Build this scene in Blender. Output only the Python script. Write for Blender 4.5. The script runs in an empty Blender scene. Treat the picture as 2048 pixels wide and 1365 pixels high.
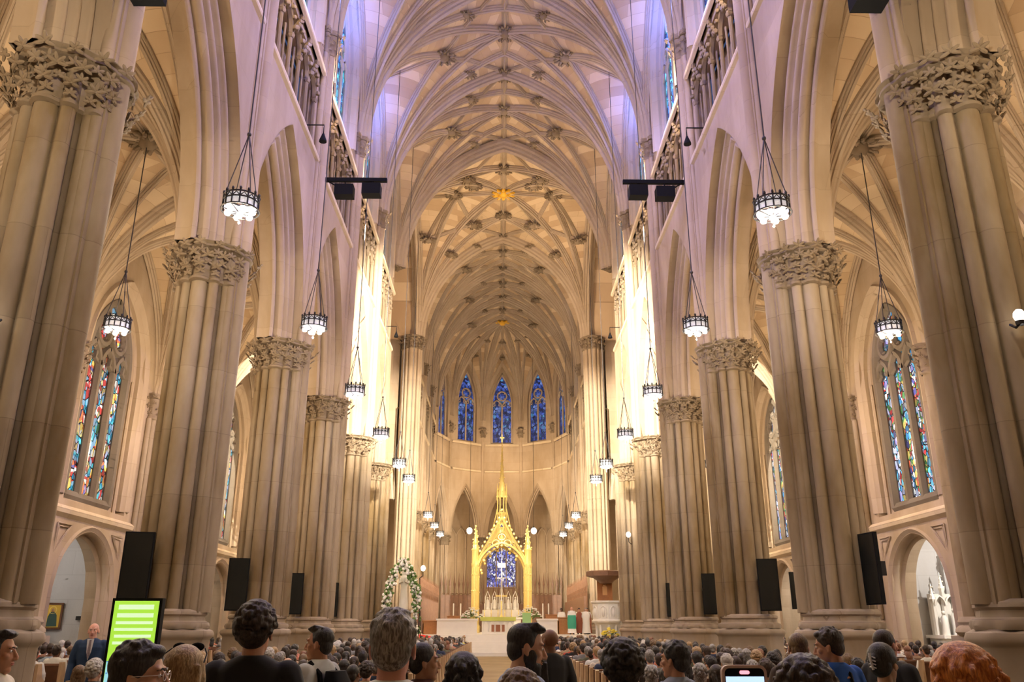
import bpy, bmesh, math, random
from mathutils import Vector, Matrix
PI = math.pi
random.seed(11)
SC = bpy.context.scene
COL = SC.collection

# ------------------------------------------------------------------ mesh builder
class MB:
    def __init__(s):
        s.v = []; s.f = []; s.uv = []; s.mi = []; s.tf = None; s.cur = 0
    def add(s, vs, fs, uvs=None):
        o = len(s.v)
        if s.tf is not None:
            vs = [s.tf @ Vector(p) for p in vs]
        s.v += [tuple(p) for p in vs]
        for i, f in enumerate(fs):
            s.f.append(tuple(o + k for k in f)); s.mi.append(s.cur)
            if uvs is not None: s.uv.append([uvs[k] for k in f])
            else: s.uv.append(None)
    def box(s, x0, x1, y0, y1, z0, z1):
        s.add([(x0,y0,z0),(x1,y0,z0),(x1,y1,z0),(x0,y1,z0),(x0,y0,z1),(x1,y0,z1),(x1,y1,z1),(x0,y1,z1)],
              [(0,3,2,1),(4,5,6,7),(0,1,5,4),(1,2,6,5),(2,3,7,6),(3,0,4,7)])
    def tube(s, pts, r, seg=8, cap=True, closed=False):
        pts = [Vector(p) for p in pts]; n = len(pts)
        rs = r if isinstance(r, (list, tuple)) else [r]*n
        vs = []; up = None
        for i, p in enumerate(pts):
            if closed: t = pts[(i+1) % n]-pts[i-1]
            else: t = pts[min(i+1, n-1)]-pts[max(i-1, 0)]
            if t.length < 1e-9: t = Vector((0,0,1))
            t.normalize()
            if up is None:
                up = Vector((0,0,1)) if abs(t.z) < .9 else Vector((1,0,0))
            a = t.cross(up)
            if a.length < 1e-4: a = t.cross(Vector((0,1,0)))
            a.normalize(); b = a.cross(t); up = b
            for k in range(seg):
                w = 2*PI*k/seg
                vs.append(p+a*math.cos(w)*rs[i]+b*math.sin(w)*rs[i])
        fs = []
        m = n if closed else n-1
        for i in range(m):
            for k in range(seg):
                j = (i+1) % n; q = (k+1) % seg
                fs.append((i*seg+k, i*seg+q, j*seg+q, j*seg+k))
        if cap and not closed:
            fs.append(tuple(range(seg-1, -1, -1))); fs.append(tuple((n-1)*seg+k for k in range(seg)))
        s.add(vs, fs)
    def lathe(s, prof, c=(0,0), seg=24, rho=None, capt=True, capb=False, a0=0, a1=2*PI):
        full = abs(a1-a0-2*PI) < 1e-6
        ns = seg if full else seg+1
        vs = []
        for r, z in prof:
            for k in range(ns):
                w = a0+(a1-a0)*k/seg
                q = rho(w, r, z) if rho else r
                vs.append((c[0]+q*math.cos(w), c[1]+q*math.sin(w), z))
        fs = []
        for i in range(len(prof)-1):
            for k in range(seg):
                q = (k+1) % ns
                fs.append((i*ns+k, i*ns+q, (i+1)*ns+q, (i+1)*ns+k))
        if capt: fs.append(tuple((len(prof)-1)*ns+k for k in range(ns)))
        if capb: fs.append(tuple(range(ns-1, -1, -1)))
        s.add(vs, fs)
    def ball(s, c, r, seg=8, rings=5, rot=None):
        if not isinstance(r, (list, tuple)): r = (r, r, r)
        vs = [Vector((0,0,-r[2]))]
        for i in range(1, rings):
            p = -PI/2+PI*i/rings
            for k in range(seg):
                w = 2*PI*k/seg
                vs.append(Vector((r[0]*math.cos(p)*math.cos(w), r[1]*math.cos(p)*math.sin(w), r[2]*math.sin(p))))
        vs.append(Vector((0,0,r[2])))
        if rot: vs = [rot @ p for p in vs]
        vs = [p+Vector(c) for p in vs]
        fs = [(0, 1+(k+1) % seg, 1+k) for k in range(seg)]
        for i in range(rings-2):
            for k in range(seg):
                q = (k+1) % seg; b = 1+i*seg
                fs.append((b+k, b+q, b+seg+q, b+seg+k))
        l = len(vs)-1; b = 1+(rings-2)*seg
        fs += [(b+k, b+(k+1) % seg, l) for k in range(seg)]
        s.add(vs, fs)
    def grid(s, P, uv=None, flip=False):
        n = len(P); m = len(P[0]); vs = [p for row in P for p in row]
        fs = [(i*m+j, i*m+j+1, (i+1)*m+j+1, (i+1)*m+j) for i in range(n-1) for j in range(m-1)]
        if flip: fs = [f[::-1] for f in fs]
        s.add(vs, fs, [u for row in uv for u in row] if uv else None)
    def prism(s, poly, z0, z1):
        n = len(poly)
        s.add([(x,y,z0) for x,y in poly]+[(x,y,z1) for x,y in poly],
              [tuple(range(n-1,-1,-1)), tuple(range(n,2*n))]+[(k,(k+1)%n,n+(k+1)%n,n+k) for k in range(n)])
    def mesh(s, name, mats=None, smooth=.7, flip=False, recalc=False):
        me = bpy.data.meshes.new(name)
        fs = [f[::-1] for f in s.f] if flip else s.f
        me.from_pydata(s.v, [], fs)
        if any(u is not None for u in s.uv):
            ul = me.uv_layers.new(name='UV'); i = 0
            for u, f in zip(s.uv, s.f):
                w = (u[::-1] if flip else u) if u is not None else [(0,0)]*len(f)
                for q in w:
                    ul.data[i].uv = q; i += 1
        for m in (mats or []): me.materials.append(m)
        for i, p in enumerate(me.polygons): p.material_index = s.mi[i]
        if recalc:
            bm = bmesh.new(); bm.from_mesh(me); bmesh.ops.recalc_face_normals(bm, faces=bm.faces); bm.to_mesh(me); bm.free()
        if smooth:
            me.polygons.foreach_set('use_smooth', [True]*len(me.polygons))
            me.set_sharp_from_angle(angle=smooth)
        me.update()
        return me

def link(name, me, parent=None, loc=None, rot=None, scale=None, **props):
    o = bpy.data.objects.new(name, me); COL.objects.link(o)
    if parent: o.parent = parent
    if loc: o.location = loc
    if rot: o.rotation_euler = rot
    if scale: o.scale = scale
    for k, v in props.items(): o[k] = v
    return o
def empty(name, loc=(0,0,0), rotz=0, **props):
    return link(name, None, None, loc, (0,0,rotz), **props)
def copy_tree(o, parent=None):
    c = o.copy(); COL.objects.link(c); c.parent = parent
    for ch in KIDS(o): copy_tree(ch, c)
    return c
def KIDS(o): return list(o.children)

# ------------------------------------------------------------------ materials
def nodes(name):
    m = bpy.data.materials.new(name); m.use_nodes = True
    nt = m.node_tree; return m, nt, nt.nodes['Principled BSDF']
def plain(name, col, rough=.6, metal=0, emis=None, es=0, spec=None, noise=0, nscale=8, coat=0):
    m, nt, b = nodes(name)
    b.inputs['Base Color'].default_value = (*col, 1); b.inputs['Roughness'].default_value = rough
    b.inputs['Metallic'].default_value = metal
    if spec is not None: b.inputs['Specular IOR Level'].default_value = spec
    if emis: b.inputs['Emission Color'].default_value = (*emis, 1); b.inputs['Emission Strength'].default_value = es
    if noise:
        tc = nt.nodes.new('ShaderNodeTexCoord'); n = nt.nodes.new('ShaderNodeTexNoise'); n.inputs['Scale'].default_value = nscale
        n.inputs['Detail'].default_value = 4
        nt.links.new(tc.outputs['Object'], n.inputs['Vector'])
        mx = nt.nodes.new('ShaderNodeMix'); mx.data_type = 'RGBA'
        mx.inputs[6].default_value = (*[c*(1-noise) for c in col], 1); mx.inputs[7].default_value = (*[min(1, c*(1+noise)) for c in col], 1)
        nt.links.new(n.outputs['Fac'], mx.inputs[0]); nt.links.new(mx.outputs[2], b.inputs['Base Color'])
    return m
def stone(name, c1, c2, mortar, bw=1.0, rh=.45, uv=False, stain=.25, bump=.15, msize=.008, bias=0, grain=(.5,.5,.5)):
    m, nt, b = nodes(name); N = nt.nodes.new; L = nt.links.new
    b.inputs['Roughness'].default_value = .82; b.inputs['Specular IOR Level'].default_value = .25
    geo = N('ShaderNodeNewGeometry'); sep = N('ShaderNodeSeparateXYZ'); L(geo.outputs['Position'], sep.inputs[0])
    if uv:
        tc = N('ShaderNodeTexCoord'); vec = tc.outputs['UV']
    else:
        ad = N('ShaderNodeMath'); ad.operation = 'ADD'; L(sep.outputs['X'], ad.inputs[0]); L(sep.outputs['Y'], ad.inputs[1])
        cb = N('ShaderNodeCombineXYZ'); L(ad.outputs[0], cb.inputs['X']); L(sep.outputs['Z'], cb.inputs['Y']); vec = cb.outputs[0]
    br = N('ShaderNodeTexBrick'); L(vec, br.inputs['Vector'])
    br.inputs['Color1'].default_value = (*c1, 1); br.inputs['Color2'].default_value = (*c2, 1); br.inputs['Mortar'].default_value = (*mortar, 1)
    br.inputs['Scale'].default_value = 1; br.inputs['Brick Width'].default_value = bw; br.inputs['Row Height'].default_value = rh
    br.inputs['Mortar Size'].default_value = msize; br.inputs['Mortar Smooth'].default_value = .3; br.inputs['Bias'].default_value = bias
    n1 = N('ShaderNodeTexNoise'); n1.inputs['Scale'].default_value = .55; n1.inputs['Detail'].default_value = 5; n1.inputs['Roughness'].default_value = .6
    mp = N('ShaderNodeMapping'); mp.inputs['Scale'].default_value = (1, 1, .35)
    L(geo.outputs['Position'], mp.inputs['Vector']); L(mp.outputs[0], n1.inputs['Vector'])
    cr = N('ShaderNodeValToRGB'); cr.color_ramp.elements[0].position = .35; cr.color_ramp.elements[1].position = .65
    cr.color_ramp.elements[0].color = (1-stain, 1-stain*1.15, 1-stain*1.45, 1); cr.color_ramp.elements[1].color = (1, 1, 1, 1)
    L(n1.outputs['Fac'], cr.inputs[0])
    mx = N('ShaderNodeMix'); mx.data_type = 'RGBA'; mx.blend_type = 'MULTIPLY'; mx.inputs[0].default_value = 1
    L(br.outputs['Color'], mx.inputs[6]); L(cr.outputs[0], mx.inputs[7]); L(mx.outputs[2], b.inputs['Base Color'])
    n2 = N('ShaderNodeTexNoise'); n2.inputs['Scale'].default_value = 9; n2.inputs['Detail'].default_value = 3
    L(geo.outputs['Position'], n2.inputs['Vector'])
    bp = N('ShaderNodeBump'); bp.inputs['Strength'].default_value = bump; bp.inputs['Distance'].default_value = .02
    L(n2.outputs['Fac'], bp.inputs['Height']); L(bp.outputs[0], b.inputs['Normal'])
    return m
def glass(name, cols, scale=5, strength=1.2, zs=.6, lead=.06, bands=None):
    """stained glass: leaded cells of colour lit by the daylight outside"""
    m, nt, b = nodes(name); N = nt.nodes.new; L = nt.links.new
    tc = N('ShaderNodeTexCoord'); mp = N('ShaderNodeMapping'); mp.inputs['Scale'].default_value = (1, 1, zs)
    L(tc.outputs['Object'], mp.inputs['Vector'])
    vo = N('ShaderNodeTexVoronoi'); vo.inputs['Scale'].default_value = scale; L(mp.outputs[0], vo.inputs['Vector'])
    ed = N('ShaderNodeTexVoronoi'); ed.feature = 'DISTANCE_TO_EDGE'; ed.inputs['Scale'].default_value = scale; L(mp.outputs[0], ed.inputs['Vector'])
    sp = N('ShaderNodeSeparateColor'); L(vo.outputs['Color'], sp.inputs[0])
    big = N('ShaderNodeTexNoise'); big.inputs['Scale'].default_value = .9; big.inputs['Detail'].default_value = 2; L(tc.outputs['Object'], big.inputs['Vector'])
    ad = N('ShaderNodeMath'); ad.operation = 'MULTIPLY_ADD'; ad.inputs[1].default_value = .55
    L(sp.outputs[0], ad.inputs[0])
    m2 = N('ShaderNodeMapRange'); m2.inputs[1].default_value = .3; m2.inputs[2].default_value = .7; m2.inputs[3].default_value = 0; m2.inputs[4].default_value = .45
    L(big.outputs['Fac'], m2.inputs[0]); L(m2.outputs[0], ad.inputs[2])
    cr = N('ShaderNodeValToRGB'); cr.color_ramp.interpolation = 'CONSTANT'; e = cr.color_ramp.elements
    n = len(cols)
    while len(e) < n: e.new(.5)
    for i, c in enumerate(cols):
        e[i].position = i/n; e[i].color = (*c, 1)
    L(ad.outputs[0], cr.inputs[0])
    gt = N('ShaderNodeMath'); gt.operation = 'GREATER_THAN'; gt.inputs[1].default_value = lead; L(ed.outputs['Distance'], gt.inputs[0])
    sm = N('ShaderNodeMapRange'); sm.inputs[3].default_value = .25; sm.inputs[4].default_value = 1.6; L(sp.outputs[1], sm.inputs[0])
    mu = N('ShaderNodeMath'); mu.operation = 'MULTIPLY'; L(gt.outputs[0], mu.inputs[0]); L(sm.outputs[0], mu.inputs[1])
    mu2 = N('ShaderNodeMath'); mu2.operation = 'MULTIPLY'; mu2.inputs[1].default_value = strength; L(mu.outputs[0], mu2.inputs[0])
    b.inputs['Base Color'].default_value = (.02, .02, .03, 1); b.inputs['Roughness'].default_value = .25
    L(cr.outputs[0], b.inputs['Emission Color']); L(mu2.outputs[0], b.inputs['Emission Strength'])
    return m
M = {}
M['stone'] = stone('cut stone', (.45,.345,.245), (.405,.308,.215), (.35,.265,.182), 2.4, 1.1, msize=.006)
M['pier'] = stone('pier marble', (.36,.285,.205), (.305,.235,.165), (.25,.19,.132), 9.0, 1.5, stain=.5, msize=.007)
M['vault'] = stone('vault ashlar', (.62,.47,.31), (.42,.29,.175), (.36,.255,.16), 2.2, .52, uv=True, stain=.08)
M['rib'] = stone('rib stone', (.46,.36,.265), (.42,.325,.235), (.34,.26,.185), 1.3, 1.3, stain=.15)
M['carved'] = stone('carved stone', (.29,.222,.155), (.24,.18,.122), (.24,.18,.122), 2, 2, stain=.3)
M['trim'] = stone('trim stone', (.60,.48,.34), (.54,.43,.30), (.38,.30,.22), 1.2, .6, stain=.15)
M['dado'] = stone('plinth stone', (.40,.325,.26), (.34,.275,.215), (.25,.19,.145), 1.4, .9)
M['chapel'] = stone('chapel plaster', (.55,.53,.52), (.52,.50,.49), (.44,.42,.41), 1.6, .9, stain=.1)
M['floor'] = stone('marble floor', (.60,.42,.20), (.48,.33,.16), (.3,.22,.12), .9, .9)  # golden cast of the lit floor is mixed into the colour
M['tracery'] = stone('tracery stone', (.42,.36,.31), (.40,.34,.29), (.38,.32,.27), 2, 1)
M['backlit'] = stone('dark backlit tracery', (.20,.165,.135), (.18,.15,.12), (.16,.13,.105), 2, 1)  # darker copy of the tracery stone, backlit shade put into the colour
M['gold'] = plain('gilded bronze', (.92,.72,.26), .38, .55, noise=.12)
M['black'] = plain('black metal', (.006,.006,.007), .8, spec=.15); M['gilt'] = plain('gilded stone', (.75,.42,.03), .5, .2)
M['iron'] = plain('dark iron', (.03,.028,.028), .4, .6)
M['silver'] = plain('white metal', (.75,.74,.76), .35, .6)
M['wood'] = plain('dark oak', (.16,.07,.035), .45, noise=.35, nscale=5)
M['walnut'] = plain('carved walnut', (.22,.11,.06), .5, noise=.3, nscale=4)
M['pewend'] = plain('pale oak', (.5,.34,.2), .45, noise=.2)
M['marble'] = plain('white marble', (.86,.82,.74), .35, noise=.06, nscale=3)
M['lamp'] = plain('lit opal glass', (1,1,1), .3, emis=(1,.93,.8), es=3.2)
M['bowl'] = plain('lit lamp bowl', (1,1,1), .3, emis=(1,.93,.82), es=2.4); M['band'] = plain('milk glass band', (.8,.8,.82), .4, emis=(.8,.78,.85), es=.35)
M['globe'] = plain('lit globe', (1,1,1), .3, emis=(1,.95,.85), es=6)
M['red'] = plain('red cloth', (.75,.03,.02), .7)
M['cable'] = plain('cable', (.035,.03,.03), .5)
MULTI = [(.6,.5,.25),(.15,.12,.30),(.65,.16,.05),(.8,.55,.12),(.72,.68,.6),(.50,.05,.04),(.25,.45,.62),(.03,.30,.48),(.10,.55,.62),(.45,.5,.70),(.7,.5,.2),(.10,.30,.10),(.10,.08,.28)]
MULTI2 = [(.8,.8,.85),(.12,.12,.4),(.6,.12,.05),(.75,.6,.15),(.1,.35,.1),(.65,.05,.05),(.85,.85,.8),(.05,.25,.5),(.12,.5,.7),(.6,.65,.9),(.4,.4,.6),(.3,.25,.6),(.7,.7,.8)]
BLUES = [(.02,.06,.30),(.03,.12,.50),(.02,.04,.20),(.04,.25,.65),(.10,.45,.80),(.01,.03,.15),(.05,.35,.45),(.20,.55,.75),(.08,.14,.55),(.03,.20,.35)]
M['glass_left'] = glass('stained glass warm', MULTI, 5.5, .95, .55)
M['glass_right'] = glass('stained glass cool', MULTI2, 6.5, .95, .6)
M['glass_blue'] = glass('stained glass blue', BLUES, 5, 1.6, .7, .04)
M['glass_apse'] = glass('stained glass deep blue', [(.02,.05,.22),(.03,.07,.35),(.05,.10,.42),(.01,.03,.12),(.12,.18,.45),(.06,.22,.42),(.02,.06,.28)], 4, .6, .8, .04)

# ------------------------------------------------------------------ arch maths
def arch(hs, rise, n=14):
    """pointed arch from (-hs,0) over (0,rise) to (hs,0): list of (u, z, nu, nz) with outward normals"""
    R = (hs*hs+rise*rise)/(2*hs); c = R-hs
    a1 = math.atan2(rise, c)
    L = []
    for i in range(n+1):
        a = a1*i/n
        L.append((-(R*math.cos(a)-c), R*math.sin(a), -math.cos(a), math.sin(a)))
    return L + [(-u, z, -nu, nz) for u, z, nu, nz in reversed(L)]
def arch_h(hs, rise, u):
    R = (hs*hs+rise*rise)/(2*hs); c = R-hs; w = abs(u)+c
    return math.sqrt(max(0, R*R-w*w))
def sweep_arch(mb, hs, rise, z0, prof, mp, n=14, legs=0, uc=0):
    """profile [(r,d)]: r outward from the intrados curve, d depth; legs = straight length below the springing"""
    P = arch(hs, rise, n); rows = []
    path = [(u+uc, z0+z, nu, nz) for u, z, nu, nz in P]
    if legs: path = [(-hs+uc, z0-legs, -1, 0)]+path+[(hs+uc, z0-legs, 1, 0)]
    mid = len(path)//2
    for u, z, nu, nz in path:
        row = []
        for r, d in prof:
            uu, zz = u+nu*r, z+nz*r
            # keep both halves on their own side of the crown (mitre)
            if (u-uc) <= 0 and nu <= 0 and uu > uc: uu = uc
            row.append(mp(uu, zz, d))
        rows.append(row)
    # mitre at the apex
    i1 = mid-1; i2 = mid
    R = (hs*hs+rise*rise)/(2*hs); c = R-hs
    for k, (r, d) in enumerate(prof):
        zz = z0+math.sqrt(max(0, (R+r)**2-c*c))
        rows[i1][k] = mp(uc, zz, d); rows[i2][k] = mp(uc, zz, d)
    mb.grid(rows)
def panel(mb, u0, u1, z0, zt, d0, d1, mp, op=None, n=16, sides=True):
    """wall slab between depths d0 (front) and d1; zt height or function; op = (uc, hs, sill, spring, rise) opening"""
    if not callable(zt):
        T = zt; zt = lambda u: T
    if op: uc, hs, sill, spr, rise = op
    us = [u0, u1]
    if op:
        us += [uc-hs+2*hs*i/n for i in range(n+1)]
    else: us += [u0+(u1-u0)*i/n for i in range(n+1)]
    us = sorted(set(round(u, 5) for u in us))
    def q(a, b, c, d): mb.add([mp(*a), mp(*b), mp(*c), mp(*d)], [(0,1,2,3)])
    for a, b in zip(us, us[1:]):
        inside = op and a >= uc-hs-1e-4 and b <= uc+hs+1e-4
        if inside:
            ha = spr+(arch_h(hs, rise, a-uc) if rise else 0); hb = spr+(arch_h(hs, rise, b-uc) if rise else 0)
            segs = [(ha, hb, zt(a), zt(b))]
            if sill > z0+1e-4: segs.append((z0, z0, sill, sill))
        else: segs = [(z0, z0, zt(a), zt(b))]
        for p0, p1, t0, t1 in segs:
            q((a,p0,d0),(b,p1,d0),(b,t1,d0),(a,t0,d0))
            q((b,p1,d1),(a,p0,d1),(a,t0,d1),(b,t1,d1))
        q((a,zt(a),d0),(b,zt(b),d0),(b,zt(b),d1),(a,zt(a),d1))
        if inside:
            q((b,hb,d0),(a,ha,d0),(a,ha,d1),(b,hb,d1))
            if sill > z0+1e-4: q((a,sill,d0),(b,sill,d0),(b,sill,d1),(a,sill,d1))
    if op:
        for e in (uc-hs, uc+hs): q((e,sill,d0),(e,spr,d0),(e,spr,d1),(e,sill,d1))
def tracery(hs, sill, spr, rise, nl, mp, d, r=.07, frame=True, foils=True):
    """stone bars of a traceried window, centred on u=0"""
    mb = MB(); w = 2*hs/nl
    hw = w/2
    lt = spr-hw*.3                                            # springing of the light heads
    P3 = lambda pts: [mp(u, z, d) for u, z in pts]
    for i in range(1, nl): mb.tube(P3([(-hs+w*i, sill), (-hs+w*i, lt+hw*.2)]), r, 6)
    for i in range(nl):
        uc = -hs+w*(i+.5)
        mb.tube(P3([(uc+u, lt+z) for u, z, _, _ in arch(hw, hw*1.6, 6)]), r*.9, 6)
        # cusps in each light head
        mb.tube(P3([(uc-hw*.9, lt+hw*.3), (uc-hw*.35, lt+hw*.55), (uc-hw*.45, lt+hw*1.0)]), r*.6, 5)
        mb.tube(P3([(uc+hw*.9, lt+hw*.3), (uc+hw*.35, lt+hw*.55), (uc+hw*.45, lt+hw*1.0)]), r*.6, 5)
    def ring(uc, zc, R, lobes=4):
        mb.tube(P3([(uc+R*math.cos(2*PI*k/16), zc+R*math.sin(2*PI*k/16)) for k in range(16)]), r*.9, 6, closed=True)
        for q in range(lobes):
            a = 2*PI*(q+.5)/lobes+PI/2
            mb.tube(P3([(uc+R*math.cos(a), zc+R*math.sin(a)), (uc+R*.55*math.cos(a), zc+R*.55*math.sin(a))]), [r*.9, r*.35], 5)
    top = spr+rise; H = rise-(hw*1.3)
    if nl == 2:
        R = min(hs*.46, H*.36); ring(0, lt+hw*1.6+R*.95, R)
    elif nl == 3:
        R = hs*.30
        ring(-hs*.36, lt+hw*1.6+R*1.05, R); ring(hs*.36, lt+hw*1.6+R*1.05, R); ring(0, lt+hw*1.6+R*2.9, R*1.05)
    elif nl >= 4:
        for sg in (-1, 1):
            mb.tube(P3([(sg*hs/2+u, lt+z) for u, z, _, _ in arch(hs/2, hs*.85, 8)]), r*1.1, 6)
            ring(sg*hs/2, lt+hw*1.6+hs*.02, hs*.17)
        R = hs*.33; ring(0, lt+hs*.85+R*.75, R, 6)
    if frame:
        pts = [(u, spr+z) for u, z, _, _ in arch(hs, rise, 14)]
        mb.tube(P3([(-hs, sill)]+pts+[(hs, sill)]), r*1.3, 6)
        mb.tube(P3([(-hs, sill), (hs, sill)]), r*1.3, 6)
    return mb
def glassmesh(hs, sill, spr, rise, mp, d, n=16):
    mb = MB()
    panel(mb, -hs, hs, sill, lambda u: spr+arch_h(hs, rise, u)+.01, d, d+.03, mp, n=n)
    return mb
# ------------------------------------------------------------------ camera
cam = bpy.data.cameras.new('camera'); camo = bpy.data.objects.new('camera', cam); COL.objects.link(camo)
cam.sensor_width = 36; cam.lens = 1660*36/2048; cam.clip_start = .05; cam.clip_end = 400
PITCH = math.atan(572.5/1660)
camo.location = (-.12, 0, 1.7); camo.rotation_euler = (PI/2+PITCH, 0, -.0137)
SC.camera = camo
SC.view_settings.view_transform = 'Standard'; SC.view_settings.look = 'None'; SC.view_settings.gamma = 1

# ------------------------------------------------------------------ layout
BAY = 7.25
PY = [4.95, 12.2, 19.45, 26.7, 33.95, 41.2, 48.45]      # nave pier lines
CY0 = 62.4; CBAY = 7.0                              # choir
PX = 7.5; WX = 6.85; WB = 8.15                      # pier centre, nave wall front, wall back
AX = 14.65                                          # aisle outer wall
ACX = (WB+AX)/2; AA = (AX-WB)/2
CAPB, CAPT = 9.70, 10.68
STR = dict(kind='structure')
ORD = ['first', 'second', 'third', 'fourth', 'fifth', 'sixth', 'seventh', 'eighth', 'ninth', 'tenth', 'eleventh', 'twelfth']
SIDE = {-1: 'left', 1: 'right'}

# ------------------------------------------------------------------ piers
def cluster(circ, core):
    def f(w):
        best = core
        for a, d, r in circ:
            da = w-a; sn = d*math.sin(da)
            if abs(sn) < r and math.cos(da) > 0:
                best = max(best, d*math.cos(da)+math.sqrt(r*r-sn*sn))
        return best
    return f
def shafts(k=1.0):
    c = []
    for q in range(4):
        c.append((q*PI/2, .62*k, .20*k))
        for e in (-1, 1):
            c.append((q*PI/2+e*math.radians(29), .64*k, .13*k)); c.append((q*PI/2+e*math.radians(16.5), .60*k, .05*k))
            c.append((q*PI/2+e*math.radians(45), .56*k, .09*k))
    return c
SH = shafts(); RHO = cluster(SH, .52)
def leaf(mb, w, r, z, h, wid, out, ctr=(0,0), rnd=random):
    """one curled carved leaf: a spine that bends outward with pairs of lobes"""
    ca, sa = math.cos(w), math.sin(w)
    def P(a, o, zz): return (ctr[0]+(r+o)*ca-a*sa, ctr[1]+(r+o)*sa+a*ca, zz)
    base = Matrix.Rotation(w, 3, 'Z')
    for t, sz, tl in ((.28, .8, .25), (.80, 1.0, .75)):
        j = rnd.uniform(.85, 1.15); o = out*(t**1.6)+.03; c = Vector(P(rnd.uniform(-.04, .04)*wid, o, z+h*t))
        R = base @ Matrix.Rotation(tl+rnd.uniform(-.15, .2), 3, 'Y')
        for a in (-1.9, -.95, 0, .95, 1.9):
            a += rnd.uniform(-.15, .15); L = wid*.30*sz*j*(1.1 if a == 0 else .9)
            d = R @ Vector((.25*abs(math.sin(a)), math.sin(a), math.cos(a)))
            mb.ball(c+d*L*.8, (wid*.075*sz, wid*.115*sz, L), 6, 4, rot=R @ Matrix.Rotation(-a, 3, 'X'))
        mb.ball(c+(R @ Vector((wid*.05, 0, 0))), wid*.085, 6, 4)
def capital(rho, z0, z1, grow=1.28, n=14, tiers=2, skip=None, ctr=(0,0), seed=1):
    rnd = random.Random(seed); mb = MB(); H = z1-z0
    def rr(w, r, z): return rho(w)*r
    ab = .17*H
    mb.lathe([(1.0, z0-.04), (1.09, z0), (1.09, z0+.06*H), (1.0, z0+.1*H), (.98, z0+.35*H), (1.0, z0+.62*H), (grow*.84, z1-ab-.02)], ctr, 96, rr)
    def r2(w, r, z): return (.35*rho(w)+.65*.80)*r if rho is RHO else rho(w)*r
    mb.lathe([(grow*.9, z1-ab), (grow*.96, z1-ab*.8), (grow*.96, z1-ab*.5), (grow*.92, z1-ab*.45), (grow*1.0, z1-ab*.1), (grow*1.0, z1)], ctr, 72, r2, capb=True)
    th = H*(.78/tiers)
    for t in range(tiers):
        for k in range(n):
            w = 2*PI*(k+.5*(t % 2))/n+rnd.uniform(-.04, .04)
            if skip is not None:
                dw = (w-skip[0]+PI) % (2*PI)-PI
                if abs(dw) < skip[1]: continue
            r = max(rho(w), .76) if rho is RHO else (.5*rho(w)+.5*rho(w+.2))
            leaf(mb, w, r*(1.0+.05*t)+rnd.uniform(-.02, .03), z0+.1*H+th*(t+rnd.uniform(-.22, .15)), th*1.12, 2*PI*r/n*1.12, H*(.19+.085*t), ctr, rnd)
    return mb
def pier_shaft_mb(rho, z0, z1, seg=160):
    mb = MB()
    k = .6 if rho is not RHO else 1
    for w, d, r in shafts(k):
        r = r*.97; mb.lathe([(r, z0), (r, z0+(z1-z0)*.5), (r, z1)], (d*math.cos(w), d*math.sin(w)), 14, capt=False)
    mb.lathe([(.50*k, z0), (.50*k, z1)], (0,0), 32, capt=False)
    return mb
def pier_base_mb(k=1.0):
    mb = MB()
    rho8 = lambda w: (.93*k)/max(abs(math.cos(w)), abs(math.sin(w)), (abs(math.cos(w))+abs(math.sin(w)))/1.28)
    f = lambda w, r, z: rho8(w)*r
    mb.lathe([(1.12, 0), (1.12, .36), (1.08, .44), (1.04, .48), (1.0, .52), (1.0, 1.42), (1.02, 1.45), (1.07, 1.49), (1.09, 1.55), (1.06, 1.62), (.95, 1.67)], (0,0), 64, f)
    g = lambda w, r, z: (.6*RHO(w)+.4*.8)*r*k
    mb.lathe([(1.16, 1.66), (1.19, 1.72), (1.16, 1.79), (1.05, 1.83), (1.03, 1.92), (1.09, 1.96), (1.08, 2.02), (1.0, 2.07)], (0,0), 72, g)
    return mb
base_me = pier_base_mb().mesh('pier base', [M['dado']])
shaft_me = pier_shaft_mb(RHO, 2.0, CAPB).mesh('pier shaft', [M['pier']])
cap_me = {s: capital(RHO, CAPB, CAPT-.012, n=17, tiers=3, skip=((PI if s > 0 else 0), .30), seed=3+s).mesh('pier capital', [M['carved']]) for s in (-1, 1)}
# bundle on the nave face that climbs past the capital to the vault
def vshaft_mb(z0, z1):
    mb = MB()
    for dx, dy, r in ((-.75, 0, .20), (-.63, .30, .12), (-.63, -.30, .12)):
        mb.lathe([(r, z0), (r, (z0+z1)/2), (r, z1)], (dx, dy), 16, capt=False)
    mb.box(-.78, -.6, -.3, .3, z0, z1)
    return mb
VCB, VCT = 22.4, 23.45
vsh_me = vshaft_mb(2.0, CAPT-.012).mesh('nave shaft', [M['pier']])
vsu_me = vshaft_mb(CAPT, VCB).mesh('vault shaft', [M['stone']])
rhoV = cluster([(PI, .13, .22), (PI/2, .27, .14), (-PI/2, .27, .14)], .2)
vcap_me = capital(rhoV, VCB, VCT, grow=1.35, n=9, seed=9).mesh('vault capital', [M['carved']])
def vault_shaft_on(root, s, cx=0):
    """nave-facing bundle; the meshes point to -x, turned for the left side"""
    rz = 0 if s > 0 else PI
    link('nave_shaft', vsh_me, root, (cx, 0, 0), (0, 0, rz))
def vault_shaft_wall(root, s, dy):
    rz = 0 if s > 0 else PI
    link('vault_shaft', vsu_me, root, (s*PX, dy, 0), (0, 0, rz))
    link('vault_capital', vcap_me, root, (s*PX-.62*s, dy, 0), (0, 0, rz))
PIERS = {}
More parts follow.
